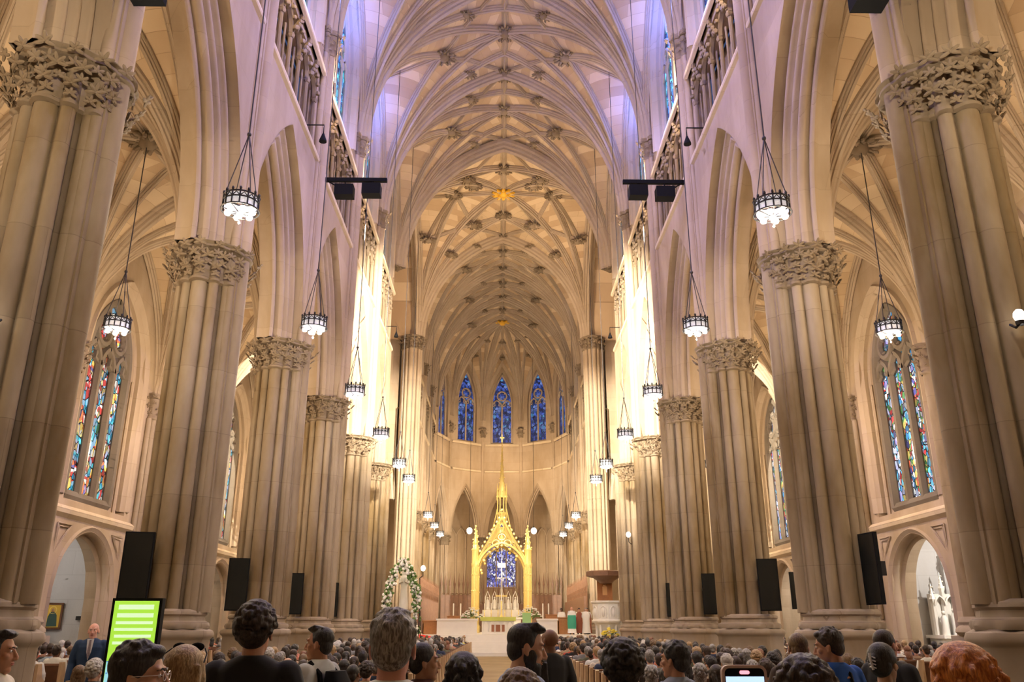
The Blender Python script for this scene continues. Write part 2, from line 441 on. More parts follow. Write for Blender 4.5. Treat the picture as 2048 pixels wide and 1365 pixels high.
for s in (-1, 1):
    for i, y in enumerate(PY):
        if i == 0: lab = 'clustered stone pier of the %s arcade beside the camera' % SIDE[s]
        else: lab = 'clustered stone nave pier with leafy capital, %s from the camera on the %s' % (ORD[i-1], SIDE[s])
        r = empty('pier', (s*PX, y, 0), label=lab, category='column', group='nave piers')
        PIERS[s, i] = r
        link('pier_base', base_me, r); link('shaft_cluster', shaft_me, r); link('capital', cap_me[s], r)
        vault_shaft_on(r, s)
# crossing and choir piers
big_shaft = pier_shaft_mb(RHO, 2.0, CAPT-.012).mesh('crossing shaft', [M['stone']]); big_up = pier_shaft_mb(RHO, CAPT, VCB).mesh('upper crossing shaft', [M['stone']])
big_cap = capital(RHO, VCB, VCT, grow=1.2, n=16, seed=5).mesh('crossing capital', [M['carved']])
for s in (-1, 1):
    r = empty('pier', (s*7.15, CY0, 0), label='tall bright crossing pier on the %s, beyond the crossing' % SIDE[s], category='column', group='crossing piers')
    link('pier_base', base_me, r); link('shaft_cluster', big_shaft, r)
    for k in (1, 2, 3):
        y = CY0+CBAY*k
        r = empty('pier', (s*PX, y, 0), label='slim clustered choir pier on the %s, %s past the crossing' % (SIDE[s], ORD[k-1]), category='column', group='choir piers')
        link('pier_base', base_me, r); link('shaft_cluster', shaft_me, r); link('capital', cap_me[s], r)
        vault_shaft_on(r, s)

# ------------------------------------------------------------------ nave wall bay
HS, SPR = 3.3, CAPT
RISE = 17.0-CAPT
ZS1, ZS2 = 17.75, 21.3
def mpw(s, X): return lambda u, z, d: (s*(X+d), u, z)
def roll(cx, cd, r, n=5, a0=0, a1=PI):
    return [(cx+r*math.cos(a0+(a1-a0)*k/n), cd+r*math.sin(a0+(a1-a0)*k/n)) for k in range(n+1)]
def arch_prof():
    P = [(.02, 0), (0, 0), (0, .30), (-.06, .30)]
    def rl(r0, d0, rad):                # convex roll centred at (r0,d0)
        return [(r0+rad*math.cos(a), d0-rad*math.sin(a)) for a in [PI*.0+PI*k/5 for k in range(6)]]
    P += rl(-.12, .32, .06); P += [(-.20, .36), (-.24, .42)]
    P += [(-.22, .44)]+rl(-.31, .46, .07)+[(-.40, .50), (-.42, .56)]
    P += rl(-.50, .58, .075)+[(-.60, .62), (-.60, .65)]
    back = rl(-.64, .85, .09)+[(-.60, 1.02), (-.60, 1.3), (.12, 1.3)]
    return P+back
APROF = arch_prof()
def nave_bay(s):
    m = mpw(s, WX); H = BAY/2; out = {}
    mb = MB(); panel(mb, -H, H, SPR, ZS1, 0, 1.3, m, (0, HS, SPR, SPR, RISE), 28); out['wall'] = mb.mesh('spandrel', [M['stone']])
    mb = MB(); sweep_arch(mb, HS, RISE, SPR, APROF, m, 18); out['arch'] = mb.mesh('arch moulding', [M['stone']])
    mb = MB()
    for z, p, h in ((ZS1-.12, .10, .16), (ZS2, .10, .18)):
        mb.grid([[m(u, z-h*.3, 0), m(u, z, -p), m(u, z+h*.35, -p*1.25), m(u, z+h, -p*1.1), m(u, z+h+.04, 0)] for u in (-H+.32, H-.32)])
    out['string'] = mb.mesh('string course', [M['trim']], smooth=0)
    # triforium: solid piers, recessed back, gabled arcade in front
    mb = MB(); panel(mb, -H, H, ZS1-.05, ZS2+.1, .12, .75, m, (0, 2.95, ZS1+.12, ZS2-.25, 0), 6)
    panel(mb, -3.1, 3.1, ZS1, ZS2+.1, 1.0, 1.1, m)
    out['trif'] = mb.mesh('triforium wall', [M['stone']])
    mb = MB(); nb = 5; w = 5.9/nb; rnd = random.Random(4)
    for i in range(nb+1):
        u = -2.95+w*i
        mb.tube([m(u, ZS1+.12, .2), m(u, ZS2-1.35, .2)], .075, 8)
        mb.ball(m(u, ZS2-1.3, .18), (.13, .13, .13), 6, 4)
    for i in range(nb):
        uc = -2.95+w*(i+.5)
        sweep_arch(mb, w/2-.09, .62, ZS2-1.25, [(.1, .14), (.0, .12), (-.03, .24), (.05, .3)], m, 6, uc=uc)
        mb.tube([m(uc-w/2+.05, ZS2-1.1, .16), m(uc, ZS2-.16, .12), m(uc+w/2-.05, ZS2-1.1, .16)], .05, 5)
        for q in range(7):                                    # crockets and finials of the gables
            t = (q+.5)/7; sd = -1 if q % 2 else 1
            mb.ball(m(uc+sd*(w/2)*(1-t), ZS2-1.1+.94*t, .06), (.08+.03*rnd.random(),)*3, 5, 4)
        mb.ball(m(uc, ZS2-.55, .2), (.1, .17, .17), 6, 4); mb.ball(m(uc, ZS2-.1, .05), (.1, .13, .16), 6, 4)
        mb.tube([m(uc, ZS1+.12, .22), m(uc, ZS2-1.3, .22)], .04, 6)
    out['arcade'] = mb.mesh('triforium arcade', [M['carved']])
    # clerestory
    zt = lambda u: 32.0
    mb = MB(); panel(mb, -H, H, ZS2+.1, 31.2, .05, .95, m, (0, 2.35, 22.0, 25.5, 3.7), 24)
    out['cler'] = mb.mesh('clerestory wall', [M['stone']])
    mb = MB(); sweep_arch(mb, 2.35, 3.7, 25.5, [(.22, -.04), (.12, -.10), (.0, -.04), (-.05, .1), (-.16, .2), (-.14, .34), (-.22, .42)], m, 12, legs=3.4)
    out['cmould'] = mb.mesh('window moulding', [M['rib']])
    out['ctrac'] = tracery(2.12, 22.05, 25.5, 3.35, 4, m, .5, .075).mesh('tracery', [M['tracery']])
    out['cglass'] = glassmesh(2.12, 22.05, 25.5, 3.35, m, .6).mesh('stained glass', [M['glass_blue']])
    return out
NB = {s: nave_bay(s) for s in (-1, 1)}
wn = 1
def put_nave_bay(s, y, sc=1, vis=True):
    global wn
    b = NB[s]; S = (1, sc, 1)
    w = link('wall_%s' % SIDE[s], b['wall'], None, (0, y, 0), scale=S, **STR)
    for n, k in (('arch_moulding', 'arch'), ('string_course', 'string'), ('triforium_wall', 'trif'), ('triforium_arcade', 'arcade'), ('clerestory_wall', 'cler')):
        link(n, b[k], w)
    win = link('window_%d' % wn, b['ctrac'], None, (0, y, 0), scale=S, **STR); wn += 1
    link('window_glass', b['cglass'], win); link('window_moulding', b['cmould'], win)
    vault_shaft_wall(w, s, -BAY/2)
for s in (-1, 1):
    for i in range(len(PY)-1): put_nave_bay(s, (PY[i]+PY[i+1])/2)
    for k in range(3): put_nave_bay(s, CY0+CBAY*(k+.5), CBAY/BAY)
    w = link('wall_crossing_%s' % SIDE[s], big_up, None, (s*7.15, CY0, 0), **STR); link('capital', big_cap, w)

# ------------------------------------------------------------------ vaults
def prof_h(L, h, d):
    L = max(L, 1e-6); R = (L*L+h*h)/(2*L); q = R-min(d, L)
    return math.sqrt(max(0, R*R-q*q))
RIBP = [(-.25, -.05), (-.25, .06), (-.21, .12), (-.16, .10), (-.15, .17), (-.10, .22), (-.08, .20), (-.075, .27), (0, .33), (.075, .27), (.08, .20), (.10, .22), (.15, .17), (.16, .10), (.21, .12), (.25, .06), (.25, -.05)]
def rib(path, sc=1.0, prof=RIBP):
    mb = MB(); rows = []; n = len(path)
    for i, p in enumerate(path):
        t = (Vector(path[min(i+1, n-1)])-Vector(path[max(i-1, 0)]))
        if t.length < 1e-6: t = Vector((1, 0, 0))
        t.normalize()
        side = Vector((t.y, -t.x, 0))
        if side.length < 1e-3: side = Vector((1, 0, 0))
        side.normalize(); nn = side.cross(t)
        if nn.z > 0: nn = -nn
        rows.append([tuple(Vector(p)+side*a*sc+nn*b*sc) for a, b in prof])
    mb.grid(rows)
    return mb
class Vault:
    def __init__(s, cx, a, y0, y1, zs, h0, drop, dropy=0):
        s.cx, s.a, s.y0, s.y1, s.zs, s.h0, s.drop, s.dropy = cx, a, y0, y1, zs, h0, drop, dropy
        s.hb = (y1-y0)/2; s.ym = (y0+y1)/2
    def ridge(s, ax, ay):            # ax = |x|/a, ay = |y-ym|/hb of the ridge point
        return s.h0-s.drop*ax-s.dropy*ay
    def z(s, x, y):
        x = max(-s.a, min(s.a, x-s.cx)); y = max(s.y0, min(s.y1, y))
        dx = s.a-abs(x); dy = min(y-s.y0, s.y1-y); d = math.hypot(dx, dy)
        if d < 1e-6: return s.zs
        k = min(s.a/dx if dx > 1e-9 else 1e9, s.hb/dy if dy > 1e-9 else 1e9)
        L = k*d; ax = (s.a-k*dx)/s.a; ay = (s.hb-k*dy)/s.hb
        return s.zs+prof_h(L, s.ridge(ax, ay), d)
    def surface(s, n=12, m=20):
        mb = MB()
        for sx in (-1, 1):
            for sy in (-1, 1):
                S = (s.cx+sx*s.a, s.ym+sy*s.hb)
                P = [(s.cx, s.ym+sy*s.hb*(1-i/n)) for i in range(n+1)]+[(s.cx+sx*s.a*i/n, s.ym) for i in range(1, n+1)]
                rows = []; uvs = []
                for j, p in enumerate(P):
                    L = math.hypot(p[0]-S[0], p[1]-S[1]); row = []; uv = []; arc = 0; last = None
                    h = s.ridge(abs(p[0]-s.cx)/s.a, abs(p[1]-s.ym)/s.hb)
                    for i in range(m+1):
                        t = (i/m)**1.6
                        q = (S[0]+(p[0]-S[0])*t, S[1]+(p[1]-S[1])*t, s.zs+prof_h(L, h, L*t))
                        if last: arc += math.dist(q, last)
                        last = q; row.append(q)
                        uv.append(((abs(q[0]-S[0])*1.0+3*j/len(P)) if j > n else abs(q[1]-S[1])+7, q[2] if t < .35 else q[2]))
                    # courses measured from the crown down
                    rows.append(row)
                    tot = 0; acc = [0]
                    for i in range(m): tot += math.dist(row[i], row[i+1]); acc.append(tot)
                    uv = [((abs(row[i][1]-S[1]) if j > n else abs(row[i][0]-S[0]))*0+(L*(i/m)**1.6*(j/len(P))), tot-acc[i]) for i in range(m+1)]
                    if j <= n: uv = [(acc[i]*.0+abs(row[i][1]-S[1]), acc[i]) for i in range(m+1)]
                    else: uv = [(abs(row[i][0]-S[0]), acc[i]) for i in range(m+1)]
                    uvs.append(uv)
                mb.grid(rows, uvs, flip=(sx*sy > 0))
        return mb
    def line(s, a, b, n=22):
        out = []
        for i in range(n+1):
            t = i/n
            x = a[0]+(b[0]-a[0])*t; y = a[1]+(b[1]-a[1])*t
            out.append((x, y, s.z(x, y)))
        return out
    def springline(s, S, P, n=22):    # denser near the springer
        out = []
        for i in range(n+1):
            t = (i/n)**1.7
            x = S[0]+(P[0]-S[0])*t; y = S[1]+(P[1]-S[1])*t
            out.append((x, y, s.z(x, y)))
        return out
def boss_mesh(r=.3, seed=2, leaves=8):
    rnd = random.Random(seed); mb = MB()
    mb.ball((0,0,-.12), (r*.62, r*.62, r*.4), 10, 6)
    for k in range(leaves):
        w = 2*PI*k/leaves
        for t, sz in ((.55, .24), (.9, .28), (1.15, .17)):
            for e in (-.22, .22) if t > .6 else (0,):
                mb.ball((r*t*math.cos(w+e), r*t*math.sin(w+e), -.10-.06*rnd.random()), (r*sz*1.5, r*sz*.6, r*sz*.6), 6, 4, rot=Matrix.Rotation(w+e*2.5, 3, 'Z') @ Matrix.Rotation(.3, 3, 'Y'))
    return mb
boss_me = boss_mesh(.52).mesh('boss', [M['carved']]); sboss_me = boss_mesh(.34, 5, 6).mesh('small boss', [M['carved']])
gboss_me = boss_mesh(.66, 7, 10).mesh('gilded boss', [M['gilt']])
def make_vault(v, pattern, rsc=1.0, first=False, bosses=(), name='ceiling', trans=1.5):
    c = link(name, v.surface().mesh('vault surface', [M['vault']], smooth=.5), **STR)
    for kind, a, b, sc in pattern:
        pth = v.springline(a, b) if kind == 's' else v.line(a, b, 14)
        link('vault_rib', rib(pth, rsc*sc).mesh('vault rib', [M['rib']], smooth=.5), c)
    for x, y, k in bosses:
        link('boss', {'b': boss_me, 's': sboss_me, 'g': gboss_me}[k], c, (x, y, v.z(x, y)-.12*rsc), scale=(1,1,1))
    return c
def nave_pattern(v, trans0=True):
    P = []; a, hb, ym = v.a, v.hb, v.ym
    for sx in (-1, 1):
        for sy in (-1, 1):
            S = (sx*a, ym+sy*hb)
            if sy < 0 or not trans0: P.append(('s', S, (0, S[1]), 1.5 if sy < 0 else 1.5))
            P.append(('s', S, (0, ym), 1.05))
            P.append(('s', S, (0, ym+sy*hb*.5), .85)); P.append(('s', S, (sx*a*.5, ym), .85))
            P.append(('s', S, (sx*a*.98, ym), 1.0))
            P.append(('l', (sx*a*.5, ym), (0, ym+sy*hb), .6)); 
        P.append(('l', (0, ym), (sx*a*.97, ym), .75))
    P.append(('l', (0, ym-hb), (0, ym), .8)); P.append(('l', (0, ym), (0, ym+hb), .8))
    return P
VZS, VH = 23.3, 9.45
for i in range(len(PY)-1):
    v = Vault(0, WX, PY[i], PY[i+1], VZS, VH, 3.3); hb = v.hb
    B = [(0, v.ym, 'b'), (0, PY[i], 'b'), (3.3, v.ym, 'b'), (-3.3, v.ym, 'b'), (2.0, PY[i]+1.2, 's'), (-2.0, PY[i]+1.2, 's'), (2.0, PY[i+1]-1.2, 's'), (-2.0, PY[i+1]-1.2, 's')]
    make_vault(v, nave_pattern(v), bosses=B)
# last transverse arch of the nave, crossing, choir
v = Vault(0, WX, PY[-1], CY0, VZS, VH, .5, .25); ym = v.ym; a = v.a; hb = v.hb
P = []
for sx in (-1, 1):
    for sy in (-1, 1):
        S = (sx*a, ym+sy*hb)
        P += [('s', S, (0, S[1]), 2.0), ('s', S, (sx*a*.99, ym), 1.8), ('s', S, (0, ym), 1.2), ('s', S, (0, ym+sy*3.7), 1.0), ('s', S, (sx*3.4, ym), 1.0),
              ('l', (sx*2.7, ym+sy*3.7), (0, ym+sy*3.7), .7), ('l', (sx*2.3, ym+sy*3.6), (sx*5.9, ym+sy*3.6), .7),
              ('l', (sx*2.7, ym+sy*3.7), (0, ym), .8), ('l', (sx*2.5, ym+sy*3.6), (sx*3.6, ym), .7), ('l', (sx*5.9, ym+sy*3.6), (sx*3.6, ym), .7), ('l', (0, ym+sy*hb), (sx*2.6, ym+sy*3.7), .7)]
    P.append(('l', (0, ym), (sx*a, ym), .9)); P.append(('l', (0, ym), (0, ym+sx*hb), .9))
B = [(0, ym, 'g'), (0, ym-3.7, 'b'), (0, ym+3.3, 'b'), (2.6, ym-3.7, 'b'), (-2.6, ym-3.7, 'b'), (2.3, ym+3.6, 'b'), (-2.3, ym+3.6, 'b'), (5.9, ym+3.6, 'b'), (-5.9, ym+3.6, 'b'),
     (3.7, ym-.4, 'b'), (-3.7, ym-.4, 'b'), (2.2, ym-1.8, 'b'), (-2.2, ym-1.8, 'b'), (6.3, ym+3.2, 's'), (-6.3, ym+3.2, 's'), (4.3, ym+5.4, 'b'), (-4.3, ym+5.4, 'b'),
     (2.2, ym+6.6, 's'), (-2.2, ym+6.6, 's'), (0, CY0, 'b')]
make_vault(v, P, bosses=B)
for k in range(3):
    y0 = CY0+CBAY*k
    v = Vault(0, WX, y0, y0+CBAY, VZS, VH, 3.3)
    B = [(0, v.ym, 'b'), (0, y0+.01, 'b'), (3.3, v.ym, 'b'), (-3.3, v.ym, 'b'), (1.9, y0+1.3, 's'), (-1.9, y0+1.3, 's')]
    make_vault(v, nave_pattern(v), bosses=B)
# ------------------------------------------------------------------ apse
AY = CY0+3*CBAY; AR = 6.8
AV = [(AR*math.sin(math.radians(t)), AY+AR*math.cos(math.radians(t))) for t in (-90, -54, -18, 18, 54, 90)]
AV[0] = (-WX, AY); AV[5] = (WX, AY)
C0 = (0, AY)
mb = MB(); ribs = []
def patch(S, Ps, hs, m=18):
    rows = []; uvs = []
    for j, (p, h) in enumerate(zip(Ps, hs)):
        L = math.dist(p, S); row = []; uv = []; acc = 0
        for i in range(m+1):
            t = (i/m)**1.6
            q = (S[0]+(p[0]-S[0])*t, S[1]+(p[1]-S[1])*t, VZS+prof_h(L, h, L*t))
            if row: acc += math.dist(q, row[-1])
            row.append(q); uv.append((L*t*j/len(Ps), acc))
        rows.append(row); uvs.append(uv)
    return rows, uvs
for i in range(5):
    A, Bv = AV[i], AV[i+1]; mid = ((A[0]+Bv[0])/2, (A[1]+Bv[1])/2)
    for S in (A, Bv):
        n = 12; Ps = [(C0[0]+(mid[0]-C0[0])*k/n, C0[1]+(mid[1]-C0[1])*k/n) for k in range(n+1)]; hs = [VH-2.6*k/n for k in range(n+1)]
        rows, uvs = patch(S, Ps, hs); mb.grid(rows, uvs)
        for k, sc in ((0, 1.2), (5, .8), (8, .7), (12, .9)):
            if k == 0 and S is A and i > 0: continue
            ribs.append((rows[k], sc))
    ribs.append(([(C0[0]+(mid[0]-C0[0])*k/10, C0[1]+(mid[1]-C0[1])*k/10, VZS+VH-2.6*k/10) for k in range(11)], .7))
c = link('ceiling', mb.mesh('apse vault', [M['vault']]), **STR)
for pth, sc in ribs: link('vault_rib', rib(pth, sc).mesh('vault rib', [M['rib']]), c)
link('boss', gboss_me, c, (0, AY, VZS+VH-.15))
for i in range(5):
    A, Bv = AV[i], AV[i+1]; mid = ((A[0]+Bv[0])/2, (A[1]+Bv[1])/2)
    for t, me in ((.45, sboss_me), (.85, boss_me)):
        link('boss', me, c, (mid[0]*t, AY+(mid[1]-AY)*t, VZS+VH-2.6*t-.2))
apse_pier_sh = pier_shaft_mb(cluster(shafts(.6), .32), 0, CAPB, 64).mesh('apse pier shaft', [M['stone']])
rA = cluster(shafts(.6), .32)
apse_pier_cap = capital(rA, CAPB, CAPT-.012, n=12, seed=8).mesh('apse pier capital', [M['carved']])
vs2 = MB()
for dx, dy, r in ((0, 0, .17), (.12, .22, .1), (.12, -.22, .1)): vs2.lathe([(r, CAPT), (r, 15), (r, VCB-1.0)], (dx, dy), 12)
vs2_me = vs2.mesh('apse vault shaft', [M['stone']])
rhoS = cluster([(0, 0, .2)], .3)
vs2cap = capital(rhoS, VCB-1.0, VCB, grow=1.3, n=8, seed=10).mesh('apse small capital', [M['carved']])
for i in range(1, 5):
    A = AV[i]; ang = math.atan2(A[1]-AY, A[0]); ca, sa = math.cos(ang), math.sin(ang)
    r = empty('pier', (A[0]+.5*ca, A[1]+.5*sa, 0), label='slender pier between the apse arches, %s counted from the left' % ORD[i-1], category='column', group='apse piers')
    link('shaft_cluster', apse_pier_sh, r, rot=(0, 0, ang)); link('capital', apse_pier_cap, r, rot=(0, 0, ang))
for i in range(5):
    A, Bv = AV[i], AV[i+1]; W = math.dist(A, Bv); H = W/2
    mid = ((A[0]+Bv[0])/2, (A[1]+Bv[1])/2); rz = math.atan2(Bv[1]-A[1], Bv[0]-A[0])
    m = lambda u, z, d: (u, d, z)
    mb = MB(); panel(mb, -H, H, CAPT+.01, 17.6, 0, .9, m, (0, 1.72, CAPT+.01, CAPT+.2, 5.1), 20)
    sweep_arch(mb, 1.72, 5.1, CAPT+.2, [(.18, -.02), (.1, -.1), (0, -.02), (-.05, .12), (-.14, .16), (-.12, .3), (-.24, .36), (-.26, .6), (-.14, .8)], m, 14)
    panel(mb, -H, H, 17.6, 20.4, .08, .9, m)
    panel(mb, -H, H, 20.4, 30.9, .0, .7, m, (0, 1.25, 20.75, 25.0, 3.9), 20)
    w = link('wall_apse', mb.mesh('apse wall', [M['stone']]), None, (mid[0], mid[1], 0), (0, 0, rz), **STR)
    mb = MB()
    for z, p in ((17.55, .14), (20.5, .08)):
        mb.grid([[m(u, z-.08, 0.05), m(u, z, -p), m(u, z+.16, -p), m(u, z+.22, .08)] for u in (-H+.25, H-.25)])
    link('string_course', mb.mesh('apse string course', [M['trim']], smooth=0), w)
    if i:
        ang = math.atan2(A[1]-AY, A[0]); px_, py_ = A[0]+.05*math.cos(ang), A[1]+.05*math.sin(ang)
        q = Matrix.Rotation(-rz, 4, 'Z') @ Matrix.Translation((px_-mid[0], py_-mid[1], 0))
        for n_, me_ in (('vault_shaft', vs2_me), ('vault_capital', vs2cap)):
            link(n_, me_, w).matrix_basis = q @ Matrix.Rotation(ang, 4, 'Z')
    win = link('window_%d' % wn, tracery(1.13, 20.8, 25.0, 3.7, 2, m, .3, .1).mesh('apse tracery', [M['rib']]), None, (mid[0], mid[1], 0), (0, 0, rz), **STR); wn += 1
    link('window_glass', glassmesh(1.13, 20.8, 25.0, 3.7, m, .42).mesh('apse glass', [M['glass_apse']]), win)

# ------------------------------------------------------------------ aisles
AZS, AH = 10.72, 5.78
def aisle_bay(s):
    m = mpw(s, AX); H = BAY/2; out = {}
    mb = MB()
    panel(mb, -H, H, 0, 5.3, 0, .9, m, (0, 2.1, 0, 2.7, 2.2), 20)
    panel(mb, -H, H, 5.3, 16.3, 0, .35, m, (0, 2.35, 5.75, 11.0, 3.3), 24)
    panel(mb, -H, H, 5.3, 16.3, .35, .9, m, (0, 1.75, 5.95, 11.0, 2.75), 20)
    out['wall'] = mb.mesh('aisle wall', [M['stone']])
    mb = MB()
    mb.grid([[m(u, 5.15, 0), m(u, 5.28, -.14), m(u, 5.42, -.17), m(u, 5.5, -.1), m(u, 5.72, .3)] for u in (-H, H)])
    out['sill'] = mb.mesh('sill course', [M['trim']], smooth=0)
    mb = MB(); sweep_arch(mb, 2.1, 2.2, 2.7, [(.2, .0), (.14, -.09), (.05, -.02), (-.02, .02), (-.1, .16), (-.08, .3), (-.2, .4)], m, 12, legs=2.7)
    for e in (-1, 1):                                            # blind tracery in the spandrels
        for r in (0, .16):
            mb.tube([m(e*(2.45-r*.5), 4.95-r*.6, -.03), m(e*(1.55+r), 4.95-r*.6, -.03), m(e*(2.45-r*.5), 4.0+r, -.03), m(e*(2.45-r*.5), 4.95-r*.6, -.03)], .035, 5)
    out['carch'] = mb.mesh('chapel arch moulding', [M['rib']])
    mb = MB(); sweep_arch(mb, 2.35, 3.3, 11.0, [(.3, .0), (.22, -.1), (.1, -.03), (0, .0), (-.06, .1), (-.14, .14), (-.12, .3), (-.26, .34), (-.28, .42)], m, 14, legs=5.1)
    mb.tube([m(-2.0, 5.8, .28), m(-2.0, 11.0, .28)], .07, 6); mb.tube([m(2.0, 5.8, .28), m(2.0, 11.0, .28)], .07, 6)
    out['wmould'] = mb.mesh('aisle window moulding', [M['rib']])
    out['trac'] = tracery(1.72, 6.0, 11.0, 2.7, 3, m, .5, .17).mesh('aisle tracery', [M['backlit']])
    out['glass'] = glassmesh(1.72, 6.0, 11.0, 2.7, m, .58).mesh('aisle glass', [M['glass_left' if s < 0 else 'glass_right']])
    # respond on the wall
    mb = MB()
    for dx, dy, r in ((-.30, 0, .2), (-.16, .3, .14), (-.16, -.3, .14), (-.1, .52, .1), (-.1, -.52, .1)):
        mb.lathe([(r, 2.0), (r, 6), (r, CAPB+.1)], (s*(AX+.0)+s*dx, dy), 14, capt=False)
    mb.box(*sorted((s*(AX-.22), s*AX)), -.45, .45, 2, CAPB+.1)
    out['resp'] = mb.mesh('respond', [M['pier']])
    mb = MB(); mb.box(*sorted((s*(AX-.62), s*AX)), -.75, .75, 0, 1.45)
    mb.lathe([(.62, 1.45), (.72, 1.55), (.7, 1.65), (.58, 1.75), (.62, 1.85), (.55, 2.0)], (s*(AX-.05), 0), 20)
    out['rbase'] = mb.mesh('respond base', [M['dado']])
    rr = cluster([(0, .22, .2), (PI, .22, .2), (PI/2, .3, .2), (-PI/2, .3, .2)], .3)
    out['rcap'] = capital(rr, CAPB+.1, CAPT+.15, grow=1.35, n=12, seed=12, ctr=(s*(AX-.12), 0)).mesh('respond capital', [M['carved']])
    # chapel box behind the arch
    mb = MB(); D = 3.6; x0, x1 = s*(AX+.9), s*(AX+.9+D)
    def quad(*p): mb.add(p, [(0,1,2,3)])
    h = 3.1
    quad((x1,-h,0),(x1,h,0),(x1,h,7.2),(x1,-h,7.2)); quad((x0,-h,0),(x1,-h,0),(x1,-h,4.6),(x0,-h,4.6)); quad((x0,h,0),(x1,h,0),(x1,h,4.6),(x0,h,4.6))
    rows = []
    for xx in (x0, x1): rows.append([(xx, u, 4.6+2.4*math.sqrt(max(0,1-(u/h)**2)) if abs(abs(u)-h) > 1e-6 else 4.6) for u in [-h+2*h*k/16 for k in range(17)]])
    mb.grid(rows)
    out['chap'] = mb.mesh('chapel walls', [M['chapel']])
    return out
AB = {s: aisle_bay(s) for s in (-1, 1)}
def aisle_pattern(v):
    P = []; a, hb, ym, cx = v.a, v.hb, v.ym, v.cx
    for sx in (-1, 1):
        for sy in (-1, 1):
            S = (cx+sx*a, ym+sy*hb)
            if sy < 0: P.append(('s', S, (cx, S[1]), 1.35))
            P += [('s', S, (cx, ym), .95), ('s', S, (cx, ym+sy*hb*.5), .75), ('s', S, (cx+sx*a*.5, ym), .75), ('s', S, (cx+sx*a*.97, ym), 1.0)]
        P.append(('l', (cx, ym), (cx+sx*a, ym), .7)); P.append(('l', (cx, ym), (cx, ym+sx*hb), .7))
    return P
for s in (-1, 1):
    nm = SIDE[s]
    for i in range(len(PY)-1):
        y = (PY[i]+PY[i+1])/2; b = AB[s]
        w = link('wall_aisle_%s' % nm, b['wall'], None, (0, y, 0), **STR)
        link('sill_course', b['sill'], w); link('chapel_arch', b['carch'], w); link('wall_chapel_%s' % nm, b['chap'], None, (0, y, 0), **STR)
        for n_, k_ in (('respond_shaft', 'resp'), ('respond_base', 'rbase'), ('respond_capital', 'rcap')): link(n_, b[k_], w, (0, BAY/2, 0))
        win = link('window_%d' % wn, b['trac'], None, (0, y, 0), **STR); wn += 1
        link('window_glass', b['glass'], win); link('window_moulding', b['wmould'], win)
        v = Vault(s*ACX, AA, PY[i], PY[i+1], AZS, AH, .1)
        make_vault(v, aisle_pattern(v), .8, bosses=[(s*ACX, y, 'b'), (s*ACX, PY[i], 's')])
    # choir aisles: simpler
    for k in range(4):
        y0 = CY0+CBAY*k
        v = Vault(s*ACX, AA, y0, y0+CBAY, AZS, AH, .1)
        P = aisle_pattern(v); make_vault(v, P, .8, bosses=[(s*ACX, v.ym, 'b')])
        w = link('wall_aisle_%s' % nm, AB[s]['wall'], None, (0, v.ym, 0), scale=(1, CBAY/BAY, 1), **STR)
        win = link('window_%d' % wn, AB[s]['trac'], None, (0, v.ym, 0), **STR); wn += 1
        link('window_glass', bpy.data.meshes['apse glass'] and glassmesh(1.72, 6.0, 11.0, 2.7, mpw(s, AX), .58).mesh('choir aisle glass', [M['glass_apse']]), win)
# ------------------------------------------------------------------ transept, ends, floor
for s in (-1, 1):
    mb = MB(); m = lambda u, z, d: (s*u, CY0+.35+d, z)
    panel(mb, 8.6, 15.5, 0, 32, 0, .9, m, (11.6, 2.4, 0, CAPT, 4.6), 16); panel(mb, WB, 8.6, CAPT+.02, 32, 0, .9, m)
    panel(mb, 15.5, 24, 0, 32, 0, .9, m)
    sweep_arch(mb, 2.4, 4.6, CAPT, [(.2, 0), (.1, -.1), (0, 0), (-.1, .15), (-.2, .3)], m, 10, uc=11.6)
    mb.tube([m(9.2+.0, 0, -.1), m(9.2, CAPT, -.1)], .2, 10); mb.tube([m(14, 0, -.1), m(14, CAPT, -.1)], .2, 10)
    w = link('wall_transept_%s' % SIDE[s], mb.mesh('transept wall', [M['stone']]), **STR)
    mb = MB(); m2 = lambda u, z, d: (s*u, PY[-1]-.35+d, z)
    panel(mb, 8.75, 14.0, 0, 32, -.4, .2, m2, (ACX, 2.5, 0, CAPT, 4.8), 16); panel(mb, WB, 8.75, CAPT+.02, 32, -.4, .2, m2); panel(mb, 14.0, 15.2, 0, 32, -.4, .2, m2); panel(mb, 15.2, 24, 0, 32, -.4, .2, m2)
    link('wall_transept_%s' % SIDE[s], mb.mesh('transept nave side', [M['stone']]), **STR)
    mb = MB(); m3 = lambda u, z, d: (s*(24+d), 54.85+u, z)
    panel(mb, -8, 8, 0, 33, 0, .8, m3, (0, 3.8, 9, 18, 7), 20)
    w = link('wall_transept_%s' % SIDE[s], mb.mesh('transept end', [M['stone']]), **STR)
    win = link('window_%d' % wn, tracery(3.7, 9.1, 18, 6.8, 4, m3, .3, .12).mesh('transept tracery', [M['rib']]), **STR); wn += 1
    link('window_glass', glassmesh(3.7, 9.1, 18, 6.8, m3, .45).mesh('transept glass', [M['glass_apse']]), win)
    # transept vault: a pointed barrel with ribs
    mb = MB(); hh = (CY0-PY[-1])/2; ymid = (CY0+PY[-1])/2
    rows = [[(s*x, ymid+u, VZS+arch_h(hh, 9.9, u)) for u in [-hh+2*hh*k/24 for k in range(25)]] for x in (WX+.1, 10, 14, 18, 24)]
    mb.grid(rows, [[(p[0], p[1]) for p in r] for r in rows])
    c = link('ceiling', mb.mesh('transept vault', [M['vault']]), **STR)
    for x in (12.3, 18):
        link('vault_rib', rib([(s*x, ymid+u, VZS+arch_h(hh, 9.9, u)) for u in [-hh+2*hh*k/24 for k in range(25)]], 1.4).mesh('vault rib', [M['rib']]), c)
